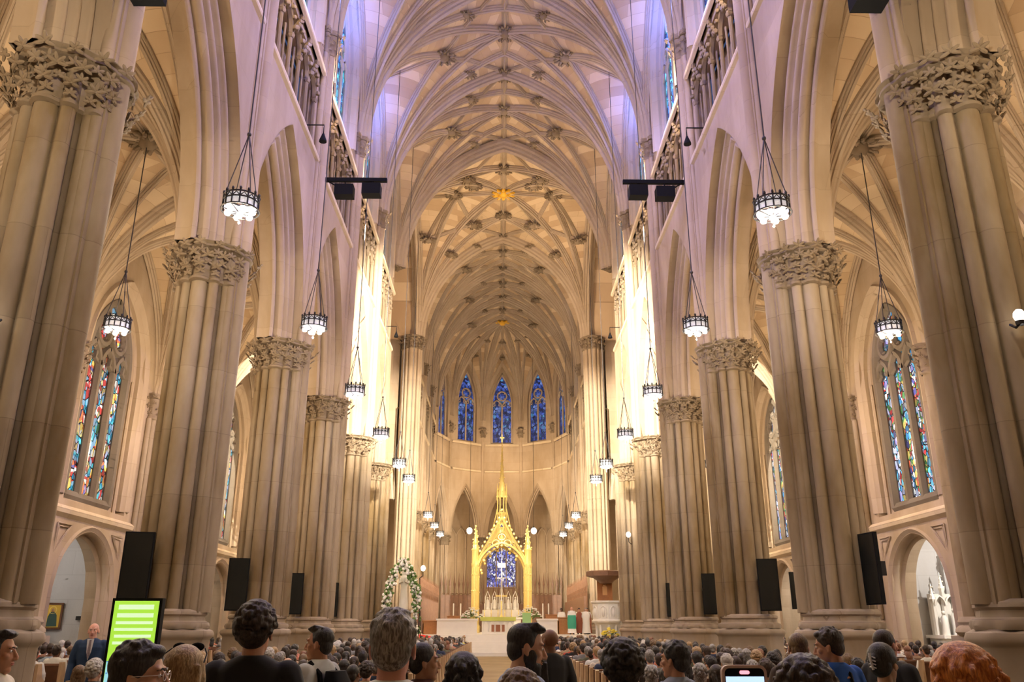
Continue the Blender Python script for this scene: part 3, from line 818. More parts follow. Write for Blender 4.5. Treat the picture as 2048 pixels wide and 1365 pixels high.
# wall between aisle and crossing line above aisle vaults and west end
mb = MB(); mb.box(-16, 16, 3.2, 3.9, 16, 33); 
mw = lambda u, z, d: (u, 3.9-.3+d, z)
mb = MB(); panel(mb, -16, 16, 0, 33, -10.2, -9.6, mw)
link('wall_back', mb.mesh('back wall', [M['stone']]), **STR)
for s in (-1, 1):
    mb = MB(); mb.box(*sorted((s*15, s*15.7)), -6.3, 4.9, 0, 33)
    link('wall_back_%s' % SIDE[s], mb.mesh('narthex side wall', [M['stone']]), **STR)
mb = MB(); mb.box(-16, 16, -6.6, 4.9, 16.6, 17.2); link('ceiling', mb.mesh('gallery soffit', [M['stone']]), **STR)
mb = MB(); mb.box(-16, 16, 4.3, 4.88, 16.6, 33); link('wall_back', mb.mesh('gallery back wall', [M['stone']]), **STR)
# ambulatory beyond the apse arches
m = lambda u, z, d: (u, 99.5+d, z)
mb = MB(); panel(mb, -16, 16, 0, 17.5, 0, .8, m, (0, 1.75, 5.9, 10.6, 3.0), 16)
link('wall_front', mb.mesh('ambulatory wall', [M['stone']]), **STR)
win = link('window_%d' % wn, tracery(1.72, 6.0, 10.6, 2.9, 3, m, .25, .07).mesh('lady chapel tracery', [M['rib']]), **STR); wn += 1
link('window_glass', glassmesh(1.72, 6.0, 10.6, 2.9, m, .4).mesh('lady chapel glass', [glass('lady chapel glass', [(.06,.08,.38),(.10,.12,.45),(.3,.3,.5),(.04,.05,.25),(.55,.55,.6),(.15,.18,.5)], 4, 1.1, .8, .07)]), win)
for s in (-1, 1):
    mb = MB()
    for u in (3.1, 4.2, 5.3, 6.4, 7.5):                          # blind arcade and lancets
        mb.tube([(s*u, 99.4, 0), (s*u, 99.4, 12)], .13, 8)
        mb.tube([(s*(u+.55)+uu, 99.35, 11.5+z) for uu, z, _, _ in arch(.55, 1.2, 5)], .08, 6)
    link('trim_%d' % (7 if s < 0 else 8), mb.mesh('ambulatory arcade', [M['rib']]), **STR)
    w2 = MB(); w2.box(*sorted((s*2.75, s*3.05)), 99.3, 99.42, 5.8, 11.5)
    win = link('window_%d' % wn, w2.mesh('lancet glass', [M['glass_apse']]), **STR); wn += 1
    mb = MB(); mb.box(*sorted((s*15.0, s*15.6)), 89.8, 100.3, 0, 17.5); link('wall_aisle_%s' % SIDE[s], mb.mesh('ambulatory side', [M['stone']]), **STR)
mb = MB()
n = 24
rows = []
for j in range(9):
    y = 90.0+10.3*j/8
    rows.append([(-15.2+30.4*k/n, y, 15.2+1.6*abs(math.sin(PI*k/6))) for k in range(n+1)])
mb.grid(rows, [[(p[0], p[1]) for p in r] for r in rows])
link('ceiling', mb.mesh('ambulatory vault', [M['vault']]), **STR)
for s in (-1, 1):                                                # close the gap between apse polygon and the choir aisle
    mb = MB(); mb.box(*sorted((s*6.7, s*15)), 89.9, 90.3, 16.2, 33); link('wall_apse', mb.mesh('upper closure', [M['stone']]), **STR)
mb = MB(); mb.box(-26, 26, -7, CY0+39, -.3, 0)
link('floor', mb.mesh('marble floor', [M['floor']]), **STR)
# ------------------------------------------------------------------ hanging crown lamps
def crown_lamp_parts():
    R = .36; out = {}
    mb = MB()
    for z, r in ((0, R), (-.30, R+.03), (-.12, R)):
        mb.tube([(r*math.cos(2*PI*k/28), r*math.sin(2*PI*k/28), z) for k in range(28)], .016, 6, closed=True)
    for k in range(14):
        w = 2*PI*k/14; c, s = math.cos(w), math.sin(w)
        mb.tube([(R*c, R*s, 0), (R*c, R*s, -.3)], .018, 5)
        mb.ball((R*c, R*s, .05), (.03, .03, .05), 6, 4)
        a = [((R)*math.cos(w+t*PI/14), R*math.sin(w+t*PI/14), -.03-.09*abs(t-1)) for t in (0, .5, 1, 1.5, 2)]
        mb.tube(a, .012, 5)
    for k in range(7):
        w = 2*PI*k/7; mb.tube([(R*math.cos(w), R*math.sin(w), -.3), (.05*math.cos(w), .05*math.sin(w), -.36)], .012, 5)
    out['ring_frame'] = (mb, 'iron')
    mb = MB(); mb.lathe([(R-.03, -.27), (R-.02, -.02)], seg=28, capt=False); out['glass_band'] = (mb, 'band')
    bowls = MB(); bowls.lathe([(.0, -.075), (.05, -.065), (.07, -.035), (.072, 0), (.06, .015)], seg=12)
    out['bowl'] = (bowls, 'bowl')
    mb = MB(); mb.lathe([(.0, -.62), (.03, -.58), (.015, -.52), (.05, -.48), (.06, -.42), (.03, -.37), (.03, -.3)], seg=10); out['finial'] = (mb, 'silver')
    return {k: m.mesh(k.replace('_', ' '), [M[mt]]) for k, (m, mt) in out.items()}
CL = crown_lamp_parts()
def crown_lamp(x, y, z, top, label, group, apex=1.55):
    r = empty('hanging_lamp', (x, y, z), label=label, category='lamp', group=group)
    link('ring_frame', CL['ring_frame'], r); link('glass_band', CL['glass_band'], r); link('finial', CL['finial'], r)
    for k in range(7):
        w = 2*PI*k/7+.2
        if k < 6: w = 2*PI*k/6; link('bowl', CL['bowl'], r, (.26*math.cos(w), .26*math.sin(w), -.33))
        else: link('bowl', CL['bowl'], r, (0, 0, -.36))
    mb = MB()
    for k in range(4):
        w = PI/4+PI/2*k; mb.tube([(.36*math.cos(w), .36*math.sin(w), 0), (0, 0, apex)], .012, 5)
    mb.tube([(0, 0, apex), (0, 0, top-z)], .016, 6); mb.ball((0, 0, apex), .05, 8, 5)
    link('cable', mb.mesh('cable', [M['cable']]), r)
    return r
vn = [Vault(0, WX, PY[i], PY[i+1], VZS, VH, 3.3) for i in range(len(PY)-1)]
LY = [(PY[i]+PY[i+1])/2 for i in range(1, len(PY)-1)]
for s in (-1, 1):
    for i, y in enumerate(LY):
        crown_lamp(s*5.6, y-.2, 10.25, vn[i+1].z(s*5.6, y-.2)-.05, 'lit crown lamp on a cable in the nave, %s from the camera on the %s' % (ORD[i], SIDE[s]), 'nave crown lamps')
    crown_lamp(s*5.6, 49.6, 10.25, 26.5, 'small crown lamp at the mouth of the crossing, %s side' % SIDE[s], 'nave crown lamps')
    for k in range(3):
        y = CY0+CBAY*(k+.5); crown_lamp(s*5.8, y, 10.2, 25.5, 'crown lamp in the choir past the crossing, %s on the %s' % (ORD[k], SIDE[s]), 'choir crown lamps')
    va = Vault(s*ACX, AA, PY[2], PY[3], AZS, AH, .1)
    crown_lamp(s*ACX, 23.05, 10.25, va.z(s*ACX, 23.05)-.3, 'crown lamp hanging in the %s aisle before the stained glass window' % SIDE[s], 'aisle crown lamps')
    crown_lamp(s*ACX, 44.8, 10.25, 16.2, 'distant crown lamp at the far end of the %s aisle' % SIDE[s], 'aisle crown lamps')
    # bright single lamps beside the canopy
    r = empty('pendant_lamp', (s*3.0, 79, 10.2), label='bright white pendant globe to the %s of the gold canopy' % SIDE[s], category='lamp', group='sanctuary pendants')
    mb = MB(); mb.ball((0, 0, 0), (.26, .26, .3), 16, 10); link('globe', mb.mesh('globe', [M['globe']]), r)
    mb = MB(); mb.tube([(0, 0, .28), (0, 0, 17)], .02, 6); mb.lathe([(.12, .25), (.05, .42)], seg=10); link('stem', mb.mesh('pendant stem', [M['iron']]), r)
# ------------------------------------------------------------------ lighting bars, loudspeakers, screens on the piers
def flood(parent, x, y, z):
    mb = MB(); mb.box(x-.34, x+.34, y-.22, y+.22, z-.46, z-.02)
    mb.tube([(x, y, z), (x, y, z+.2)], .03, 6)
    f = link('floodlight', mb.mesh('floodlight body', [M['black']], smooth=0), parent)
    for k in (-1, 0, 1):
        q = MB(); q.lathe([(.08, 0), (.11, .05), (.11, .12)], seg=12); me = q.mesh('flood lens', [M['black']])
        o = link('lens', me, f, (x+.22*k, y+.30, z-.24), (PI/2, 0, 0))
for s in (-1, 1):
    r = empty('lighting_bar', (s*6.7, 27.35, 17.45), label='black lighting bar with floodlights jutting from the %s nave wall' % SIDE[s], category='stage light', group='lighting bars')
    mb = MB(); mb.box(*sorted((s*.0, -s*2.3)), -.07, .07, -.07, .07); mb.tube([(-s*.1, 0, -.05), (-s*.9, 0, -.55)], .025, 6)
    link('bar', mb.mesh('bar', [M['black']], smooth=0), r)
    flood(r, -s*.75, .0, -.25); flood(r, -s*1.75, .0, -.2)
    for y, z, w in ((24.6, 18.0, 'nearer'), (45.6, 18.3, 'farther')):
        r = empty('bracket_lamp', (s*6.85, y, z), label='small black bracket spotlight on the %s nave wall, the %s one' % (SIDE[s], w), category='spotlight', group='bracket lamps')
        mb = MB(); mb.tube([(0, 0, 0), (-s*.62, 0, 0), (-s*.62, 0, -.35)], .022, 6); link('arm', mb.mesh('bracket arm', [M['black']]), r)
        mb = MB(); mb.lathe([(.03, -.33), (.06, -.42), (.13, -.62), (.13, -.66)], (-s*.62, 0), 12); link('shade', mb.mesh('lamp shade', [M['black']]), r)
    r = empty('loudspeaker', (s*6.25, 11.6, 12.0), label='black loudspeaker box on the front %s pier at the top edge' % SIDE[s], category='loudspeaker', group='pier loudspeakers')
    mb = MB(); mb.box(-.28, .28, -.3, .22, -.1, .55); link('cabinet', mb.mesh('speaker cabinet', [M['black']], smooth=0), r)
    mb = MB(); mb.box(-.24, .24, -.325, -.3, -.05, .5); link('grille', mb.mesh('speaker grille', [M['iron']], smooth=0), r)
    # pale box and bright lamp on the front piers
    r = empty('wall_lamp', (s*7.35, 11.22, 5.95), label='glaring white lamp on the front %s pier at the picture edge' % SIDE[s], category='lamp', group='pier lamps')
    mb = MB(); mb.ball((0, -.12, 0), (.08, .08, .1), 12, 8); link('bulb', mb.mesh('bulb', [M['globe']]), r)
    mb = MB(); mb.tube([(0, .12, -.05), (0, 0, -.14), (0, -.12, -.1)], .02, 6); mb.lathe([(.06, -.14), (.07, -.08)], (0, -.12), 10); link('bracket', mb.mesh('lamp bracket', [M['iron']]), r)
    r = empty('junction_box', (s*7.2, 11.3, 3.1), label='small pale box fixed low on the front %s pier' % SIDE[s], category='box', group='pier boxes')
    mb = MB(); mb.box(-.05, .05, -.08, .05, -.12, .12); link('cover', mb.mesh('box cover', [plain('pale plastic', (.75,.73,.68), .5)]), r)
    mb = MB(); mb.tube([(0, -.02, -.12), (.02, .0, -.8)], .02, 6); link('conduit', mb.mesh('conduit', [M['cable']]), r)
def screen(x, y, z, w, h, yaw, label, group='pier screens'):
    r = empty('screen', (x, y, z), yaw, label=label, category='screen', group=group)
    mb = MB(); mb.box(-w/2, w/2, -.04, .04, 0, h); link('casing', mb.mesh('screen casing', [M['black']], smooth=0), r)
    mb = MB(); mb.box(-w/2+.03, w/2-.03, -.046, -.04, .03, h-.03); link('panel', mb.mesh('screen panel', [plain('dark screen', (.01,.012,.012), .12)], smooth=0), r)
    mb = MB(); mb.box(-.08, .08, .04, .3, h*.4, h*.6); link('bracket', mb.mesh('screen bracket', [M['iron']], smooth=0), r)
for s in (-1, 1):
    for i in (2, 3, 4, 5):
        screen(s*7.9, PY[i]-1.0, 2.15, .6, 1.5, -s*.2 if i != 2 or s < 0 else -1.4, 'black portrait screen on the aisle side of the %s %s pier' % (ORD[i-1], SIDE[s]))
    screen(s*14.0, 41.0, 2.5, .6, 1.7, -s*.2, 'small dark screen on the %s aisle wall, far down' % SIDE[s], 'aisle wall screens')

# ------------------------------------------------------------------ sanctuary
PZ = 1.25
mb = MB(); mb.box(-6.3, 6.3, 56, 84, 0, PZ)
link('trim_1', mb.mesh('sanctuary platform', [M['marble']], smooth=0), **STR)
mb = MB()
for k in range(5): mb.box(-5.2, 5.2, 54.2+.36*k, 56, 0 if k == 0 else .21*k, .21*(k+1)+.0)
link('trim_2', mb.mesh('sanctuary steps', [M['marble']], smooth=0), **STR)
# canopy over the altar
bal = empty('baldachin', (0, 75, PZ), label='tall gilded gothic canopy with spire over the high altar', category='canopy')
Mg = [M['gold']]
bx, by = 2.25, 1.9
for sx in (-1, 1):
    for sy in (-1, 1):
        mb = MB(); c = (sx*bx, sy*by)
        mb.lathe([(.42, 0), (.42, .5), (.34, .6), (.3, .7), (.27, 5.2), (.36, 5.35), (.36, 5.6)], c, 8)
        for k in range(8):
            w = 2*PI*(k+.5)/8; p = (c[0]+.27*math.cos(w), c[1]+.27*math.sin(w))
            mb.tube([(p[0], p[1], .6), (p[0], p[1], 5.4)], .05, 6)
        for z in (1.9, 3.3, 4.6): mb.lathe([(.30, z), (.35, z+.06), (.30, z+.12)], c, 8, capt=False)
        link('column', mb.mesh('canopy column', Mg), bal)
        mb = MB()                                           # pinnacle
        mb.lathe([(.3, 5.6), (.3, 6.6), (.36, 6.7), (.22, 6.9), (.2, 7.2), (.26, 7.3), (.14, 7.5), (.02, 8.7)], c, 8)
        for k in range(10):
            w = k*2.4; z = 6.9+.17*k; r = .30*(1-(z-6.9)/2.2)
            mb.ball((c[0]+r*math.cos(w), c[1]+r*math.sin(w), z), .07, 6, 4)
        mb.ball((c[0], c[1], 8.7), .09, 6, 5)
        link('pinnacle', mb.mesh('canopy pinnacle', Mg), bal)
def gable(mp0, hw, top=9.9):
    mb = MB(); kz = (top-7.2)/2.7; mp = lambda u, z, d: mp0(u, z if z < 7.2 else 7.2+(z-7.2)*kz, d)
    sweep_arch(mb, hw-.25, 2.5, 4.7, [(.22, -.1), (.05, -.16), (0, 0), (.05, .16), (.22, .1)], mp, 10)
    for k, t in enumerate([i/8 for i in range(1, 8)]):       # cusps
        P = arch(hw-.25, 2.5, 8)[2*k+1 if 2*k+1 < 18 else 17]
        mb.ball(mp(P[0]*.9, 4.7+P[1]-.12, 0), (.14, .14, .14), 6, 5)
    for sg in (-1, 1):
        mb.tube([mp(sg*hw, 5.5, 0), mp(sg*hw*.45, 7.7, 0), mp(0, 9.9, 0)], [.11, .11, .09], 6)
        mb.tube([mp(sg*(hw-.35), 5.8, 0), mp(sg*hw*.3, 7.6, 0), mp(0, 8.9, 0)], .05, 6)
        for k in range(11):
            t = (k+.5)/11; z = 5.5+4.4*t; u = sg*(hw*(1-t)+.12)
            mb.ball(mp(u, z+.1, 0), (.12, .1, .13), 6, 4)
    for u, z in ((0, 7.9), (-.5, 7.3), (.5, 7.3)):           # pierced tracery behind the gable
        mb.tube([mp(u+.3*math.cos(2*PI*k/12), z+.3*math.sin(2*PI*k/12), 0) for k in range(12)], .05, 5, closed=True)
    mb.tube([mp(0, 9.8, 0), mp(0, 10.6, 0)], [.07, .03], 6); mb.ball(mp(0, 10.6, 0), .13, 6, 5)
    return mb
for sy in (-1, 1):
    link('gable', gable(lambda u, z, d, sy=sy: (u, sy*by+d, z), bx, 9.5).mesh('canopy gable', Mg), bal)
for sx in (-1, 1):
    link('gable', gable(lambda u, z, d, sx=sx: (sx*bx+d, u, z), by, 7.6).mesh('canopy side gable', Mg), bal)
mb = MB()
mb.lathe([(1.2, 7.4), (.9, 7.9), (.5, 8.6), (.48, 8.8)], seg=8)
for k in range(8):
    w = 2*PI*(k+.5)/8; c, s_ = math.cos(w), math.sin(w)
    mb.tube([(.44*c, .44*s_, 8.4), (.40*c, .40*s_, 11.4)], .055, 6)
    mb.tube([(.44*c, .44*s_, 11.2), (.44*c, .44*s_, 11.8), (.44*c, .44*s_, 12.7)], [.08, .07, .01], 6)
    mb.tube([(1.1*c, 1.1*s_, 7.6), (.7*c, .7*s_, 9.3), (.44*c, .44*s_, 10.4)], .05, 6)
mb.lathe([(.43, 9.9), (.5, 10.0), (.43, 10.1)], seg=8, capt=False); mb.lathe([(.45, 11.4), (.52, 11.55), (.40, 11.7), (.2, 12.9), (.11, 14.2), (.05, 16.1), (.03, 16.6)], seg=8)
for k in range(36):
    z = 11.7+4.3*k/36; r = .36*(1-(z-11.6)/5.0)**1.6+.03; w = k*2.4
    mb.ball((r*math.cos(w), r*math.sin(w), z), .055, 5, 4)
link('spire', mb.mesh('canopy spire', Mg), bal)
mb = MB(); mb.box(-.04, .04, -.04, .04, 16.5, 17.2); mb.box(-.2, .2, -.04, .04, 16.85, 16.95); link('cross', mb.mesh('spire cross', Mg), bal)
# hanging crucifix in the canopy
r = empty('crucifix', (0, 74.2, 5.2), label='thin silver crucifix hanging inside the gold canopy', category='cross')
mb = MB(); mb.box(-.045, .045, -.04, .04, -1.4, 1.9); mb.box(-.4, .4, -.04, .04, .45, .54); mb.tube([(0, 0, 1.9), (0, 0, 4.4)], .015, 5); link('cross', mb.mesh('silver cross', [M['silver']], smooth=0), r)
mb = MB(); mb.box(-.35, .35, -.02, .02, 1.35, 1.75); link('plaque', mb.mesh('silver plaque', [plain('bright silver', (.9,.92,.95), .2, .3)], smooth=0), r)
mb = MB(); mb.tube([(0, -.06, .3), (0, -.06, -.2), (.02, -.06, -.7)], [.09, .07, .04], 7); mb.ball((0, -.08, .48), .06, 7, 5); mb.tube([(-.36, -.06, .52), (0, -.06, .35), (.36, -.06, .52)], .03, 5); link('corpus', mb.mesh('corpus', [M['silver']]), r)
# rear altar with candles, statues and cross
r = empty('rear_altar', (0, 77, PZ), label='white marble rear altar under the gold canopy', category='altar')
mb = MB(); mb.box(-1.7, 1.7, -.5, .5, 0, 1.1); mb.box(-1.85, 1.85, -.6, .6, 1.1, 1.25); link('table', mb.mesh('altar block', [M['marble']], smooth=0), r)
r = empty('reredos', (0, 77.5, PZ), label='white marble shelf of pinnacled niche figures behind the rear altar', category='altarpiece')
mb = MB(); mb.box(-1.7, 1.7, .12, .6, 0, 1.9); link('block', mb.mesh('reredos block', [M['marble']], smooth=0), r)
mb = MB()
for k in range(-2, 3):
    if k == 0: continue
r2 = MB()
for k in range(-2, 3):
    x = k*.62; f = MB(); h = 1.35 if k else 1.7
    f.lathe([(.17, 1.9), (.2, 2.0), (.14, 2.1), (.15, 2.5), (.11, 2.75), (.04, 2.82)], (x, .3), 10); f.ball((x, .3, 2.92), .09, 8, 6)
    f.tube([(x-.2, .4, 1.9), (x-.2, .4, 3.0), (x, .4, 3.5 if k else 4.0), (x+.2, .4, 3.0), (x+.2, .4, 1.9)], .05, 5)
    link('niche_figure', f.mesh('niche figure', [M['marble']]), r)
for k in range(6):
    x = -1.5+.6*k
    c = empty('candlestick', (x, 76.75, PZ+1.25), label='gold candlestick with a white candle on the rear altar, %s from left' % ORD[k], category='candlestick', group='altar candlesticks')
    f = MB(); f.lathe([(.1, 0), (.04, .06), (.03, .3), (.06, .34), (.03, .38), (.03, .6), (.07, .64)], seg=10); link('stick', f.mesh('stick', Mg), c)
    f = MB(); f.lathe([(.03, .64), (.03, 1.15), (.005, 1.2)], seg=8); link('candle', f.mesh('candle', [M['marble']]), c)
r = empty('altar_cross', (0, 76.95, PZ+1.25), label='gold standing cross in the middle of the rear altar', category='cross')
mb = MB(); mb.lathe([(.22, 0), (.1, .15), (.05, .3), (.05, .7)], seg=10); mb.box(-.05, .05, -.04, .04, .7, 2.4); mb.box(-.5, .5, -.04, .04, 1.75, 1.86); mb.ball((0, 0, 1.8), .13, 8, 6); link('cross', mb.mesh('gold cross', Mg), r)
# front altar
r = empty('altar', (-.25, 60.5, PZ), label='white marble front altar with arcaded face and green-gold cloth', category='altar')
mb = MB(); mb.box(-1.1, 1.1, -.45, .45, 0, .95); mb.box(-1.2, 1.2, -.55, .55, .95, 1.08)
for k in range(5): sweep_arch(mb, .17, .25, .55, [(.03, -.5), (0, -.5), (-.02, -.46)], lambda u, z, d: (u, d, z), 5, legs=.4, uc=-.84+.42*k)
link('table', mb.mesh('altar table', [M['marble']]), r)
mb = MB(); mb.box(-1.22, 1.22, -.57, .57, 1.08, 1.11); mb.box(-1.22, 1.22, -.575, -.555, .85, 1.09); link('cloth', mb.mesh('altar cloth', [plain('green gold brocade', (.55,.6,.12), .6)], smooth=0), r)
mb = MB(); mb.box(-.45, .45, -.475, -.45, .15, .6); link('relief', mb.mesh('bronze relief', [plain('bronze relief', (.3,.12,.06), .4, .4)], smooth=0), r)
# flowers
LEAFM = plain('leaf green', (.12,.22,.05), .6); WHT = plain('white petals', (.92,.9,.84), .6); YEL = plain('yellow petals', (.85,.7,.08), .6)
def bouquet(x, y, z, r, h, label, group, petals=WHT, stand=True, n=70, seed=1):
    rnd = random.Random(seed); e = empty('flower_arrangement', (x, y, z), label=label, category='flowers', group=group)
    f = MB(); g = MB()
    for k in range(n):
        a = rnd.uniform(0, 2*PI); t = rnd.random()**.5; zz = h+(1-t*t)*r*.9*rnd.uniform(.5, 1)
        p = (r*t*math.cos(a), r*t*math.sin(a)*.7, zz)
        for q in range(4): f.ball((p[0]+.05*math.cos(q*1.57), p[1]+.05*math.sin(q*1.57), p[2]), (.05, .05, .035), 5, 3)
        if k % 2: g.tube([(0, 0, h*.7), (p[0]*.5, p[1]*.5, h), (p[0]*1.05, p[1]*1.05, p[2]-.06)], [.012, .012, .03], 4)
    link('blossoms', f.mesh('blossoms', [petals]), e); link('foliage', g.mesh('foliage', [LEAFM]), e)
    if stand:
        v = MB(); v.lathe([(.2, 0), (.08, .08), (.06, h*.5), (.16, h*.7), (.2, h)], seg=12); link('stand', v.mesh('flower stand', Mg), e)
    return e
bouquet(-2.1, 62, PZ, .8, 1.1, 'white flowers on a gold stand left of the altar', 'altar flowers', seed=1)
bouquet(2.0, 62, PZ, .85, 1.15, 'white flowers on a gold stand right of the altar', 'altar flowers', seed=2)
bouquet(6.1, 49.75, 0, .5, 1.25, 'yellow flowers at the foot of the pulpit', 'altar flowers', YEL, n=40, seed=3)
for k, x in enumerate((-3.4, -2.9, 2.9, 3.3)):
    c = empty('floor_candle', (x, 61.5, PZ), label='tall white candle on a stand beside the altar flowers, %s from left' % ORD[k], category='candle', group='floor candles')
    f = MB(); f.lathe([(.16, 0), (.04, .08), (.03, .9), (.08, 1.0)], seg=10); link('stand', f.mesh('candle stand', Mg), c)
    f = MB(); f.lathe([(.045, 1.0), (.045, 2.0), (.01, 2.04)], seg=8); link('candle', f.mesh('candle', [M['marble']]), c)
r = empty('banner', (1.65, 58.2, PZ), label='pale green lectern fall hanging right of the altar', category='banner')
mb = MB(); mb.box(-.28, .28, -.04, .02, .25, 1.35); link('cloth', mb.mesh('banner cloth', [plain('pale green cloth', (.35,.62,.25), .7)], smooth=0), r)
mb = MB(); mb.tube([(0, .05, 0), (0, .05, 1.4)], .03, 6); mb.tube([(-.3, .03, 1.37), (.3, .03, 1.37)], .02, 6); mb.lathe([(.2, 0), (.04, .06)], (0, .05), 10); link('stand', mb.mesh('banner stand', Mg), r)
for s, x0, x1, w in ((-1, -4.2, -1.6, 'left'), (1, 2.3, 3.6, 'right')):
    r = empty('parapet', ((x0+x1)/2, 56.9, PZ), label='low white marble parapet %s of the altar steps' % w, category='parapet', group='marble parapets')
    L = (x1-x0)/2; mb = MB(); mb.box(-L, L, -.12, .12, 0, .85); link('slab', mb.mesh('parapet slab', [M['marble']], smooth=0), r)
    mb = MB(); mb.box(-L-.05, L+.05, -.18, .18, .85, .97); link('coping', mb.mesh('parapet coping', [M['marble']], smooth=0), r)
# carved screen and stalls
def stall_row(x0, y0, x1, y1, z, h, n, label, group):
    r = empty('choir_screen', (x0, y0, z), math.atan2(y1-y0, x1-x0), label=label, category='screen', group=group)
    L = math.hypot(x1-x0, y1-y0); mb = MB(); mb.box(0, L, -.1, .1, 0, h*.62)
    link('panelling', mb.mesh('screen panelling', [M['walnut']], smooth=0), r)
    w = L/n; f = MB(); p = MB()
    for k in range(n+1):
        x = w*k; f.tube([(x, -.14, 0), (x, -.14, h*.78)], .05, 5); p.lathe([(.09, h*.78), (.07, h*.84), (.01, h)], (x, -.14), 6)
    for k in range(n):
        x = w*(k+.5); sweep_arch(f, w/2-.05, w*.6, h*.6, [(.05, -.18), (0, -.15), (.05, -.1)], lambda u, z, d: (u, d, z), 5, uc=x)
        f.tube([(x-w/2, -.14, h*.7), (x, -.14, h*.92), (x+w/2, -.14, h*.7)], .035, 5)
    link('tracery', f.mesh('screen tracery', [M['walnut']]), r); link('pinnacles', p.mesh('screen pinnacles', [M['walnut']]), r)['kind'] = 'stuff'
for s in (-1, 1):
    stall_row(s*6.1, 63.5, s*6.1, 82, PZ, 4.2, 22, 'carved dark wood choir stall screen along the %s side of the choir' % SIDE[s], 'choir stall screens')
stall_row(-6.0, 86.5, -2.5, 86.8, PZ, 5.6, 8, 'dark carved wooden screen behind the gold canopy, left part', 'apse screens')
stall_row(2.5, 86.8, 6.0, 86.5, PZ, 5.6, 8, 'dark carved wooden screen behind the gold canopy, right part', 'apse screens')
stall_row(-2.3, 88.6, 2.3, 88.6, 0, 6.3, 9, 'dark carved wooden screen behind the gold canopy, middle part', 'apse screens')
# lecterns, thrones and red cloth on the left
for k, (x, y, w, h) in enumerate(((-4.4, 57.4, 1.5, .8), (4.2, 57.8, 1.0, 1.0), (3.4, 59.2, .9, 1.2), (-3.2, 58.2, .8, 1.1))):
    r = empty('prayer_desk', (x, y, PZ), label=('light wood prayer desk with sloped top, %s' % ('left of the parapet', 'right end by the clergy', 'between altar and clergy', 'close left of the altar')[k]), category='desk', group='prayer desks')
    WM = plain('honey oak', (.45,.2,.07), .4, noise=.2)
    mb = MB(); mb.box(-w/2, w/2, -.25, -.2, 0, h); mb.box(-w/2, -w/2+.06, -.25, .3, 0, h*.85); mb.box(w/2-.06, w/2, -.25, .3, 0, h*.85); link('body', mb.mesh('desk body', [WM], smooth=0), r)
    mb = MB(); mb.add([(-w/2-.04, -.3, h+.06), (w/2+.04, -.3, h+.06), (w/2+.04, .34, h-.14), (-w/2-.04, .34, h-.14), (-w/2-.04, -.3, h+.01), (w/2+.04, -.3, h+.01), (w/2+.04, .34, h-.19), (-w/2-.04, .34, h-.19)],
        [(0,1,2,3),(7,6,5,4),(0,4,5,1),(1,5,6,2),(2,6,7,3),(3,7,4,0)]); link('desktop', mb.mesh('desk top', [WM], smooth=0), r)
r = empty('kneeler', (-5.0, 54.6, 0), label='long red draped kneeler at the left foot of the sanctuary', category='kneeler')
mb = MB(); mb.add([(-1.5, -.4, .95), (1.5, -.4, .95), (1.5, .4, 1.05), (-1.5, .4, 1.45), (-1.5, -.4, .2), (1.5, -.4, .2), (1.5, .4, .2), (-1.5, .4, .2)], [(0,1,2,3),(7,6,5,4),(0,4,5,1),(1,5,6,2),(2,6,7,3),(3,7,4,0)])
link('drape', mb.mesh('red drape', [M['red']], smooth=0), r)
mb = MB(); mb.box(-1.4, 1.4, -.35, .35, 0, .2); link('base', mb.mesh('kneeler base', [M['walnut']], smooth=0), r)
# pulpit
r = empty('pulpit', (6.15, 51.2, 0), label='white marble pulpit with carved tub on the right of the crossing', category='pulpit')
mb = MB(); mb.lathe([(.75, 0), (.75, .25), (.55, .4), (.45, 1.3), (.6, 1.7), (.82, 2.0)], seg=8); link('pedestal', mb.mesh('pulpit pedestal', [M['marble']]), r)
for k in range(8):
    w = 2*PI*k/8; mb = MB(); mb.tube([(.62*math.cos(w), .62*math.sin(w), .3), (.62*math.cos(w), .62*math.sin(w), 1.9)], .07, 8); link('colonnette', mb.mesh('colonnette', [M['marble']]), r)
mb = MB(); mb.lathe([(.86, 1.95), (.9, 2.05), (.82, 2.12), (.82, 3.0), (.92, 3.06), (.92, 3.16), (.7, 3.16), (.7, 2.2)], seg=8, capt=True)
for k in range(8):
    w = 2*PI*(k+.5)/8; c, s_ = math.cos(w), math.sin(w)
    sweep_arch(mb, .2, .25, 2.6, [(.04, .76), (0, .80), (-.04, .76)], lambda u, z, d, c=c, s_=s_: (d*c-u*s_, d*s_+u*c, z), 5, legs=.4)
    mb.ball((.78*c, .78*s_, 2.5), (.1, .1, .26), 6, 5)
link('tub', mb.mesh('pulpit tub', [M['marble']]), r)
mb = MB()
mb.box(.6, 1.5, .2, .9, 0, 1.0); 
for k in range(7): mb.box(.75, 1.35, 1.7-.2*k, 1.9-.2*k, 0, .3*(k+1))
link('stair', mb.mesh('pulpit stair', [M['marble']], smooth=0), r)
WO = plain('orange oak', (.42,.16,.05), .4, noise=.2)
r = empty('sounding_board', (6.15, 51.2, 3.2), label='wooden sounding board flaring over the marble pulpit', category='canopy')
mb = MB(); mb.box(-.45, .45, .62, .74, 0, 1.5); link('back_panel', mb.mesh('back panel', [WO], smooth=0), r)
mb = MB(); mb.lathe([(.35, .95), (.5, 1.1), (.75, 1.25), (1.15, 1.35), (1.15, 1.6), (1.1, 1.65)], (0, 0), 8, capb=True); link('board', mb.mesh('sounding board', [M['walnut']]), r)
mb = MB(); mb.box(-.14, .14, .58, .62, .3, .8); mb.ball((0, .58, .85), .1, 8, 6); link('carving', mb.mesh('carved figure', [plain('gilt wood', (.8,.45,.2), .4)]), r)
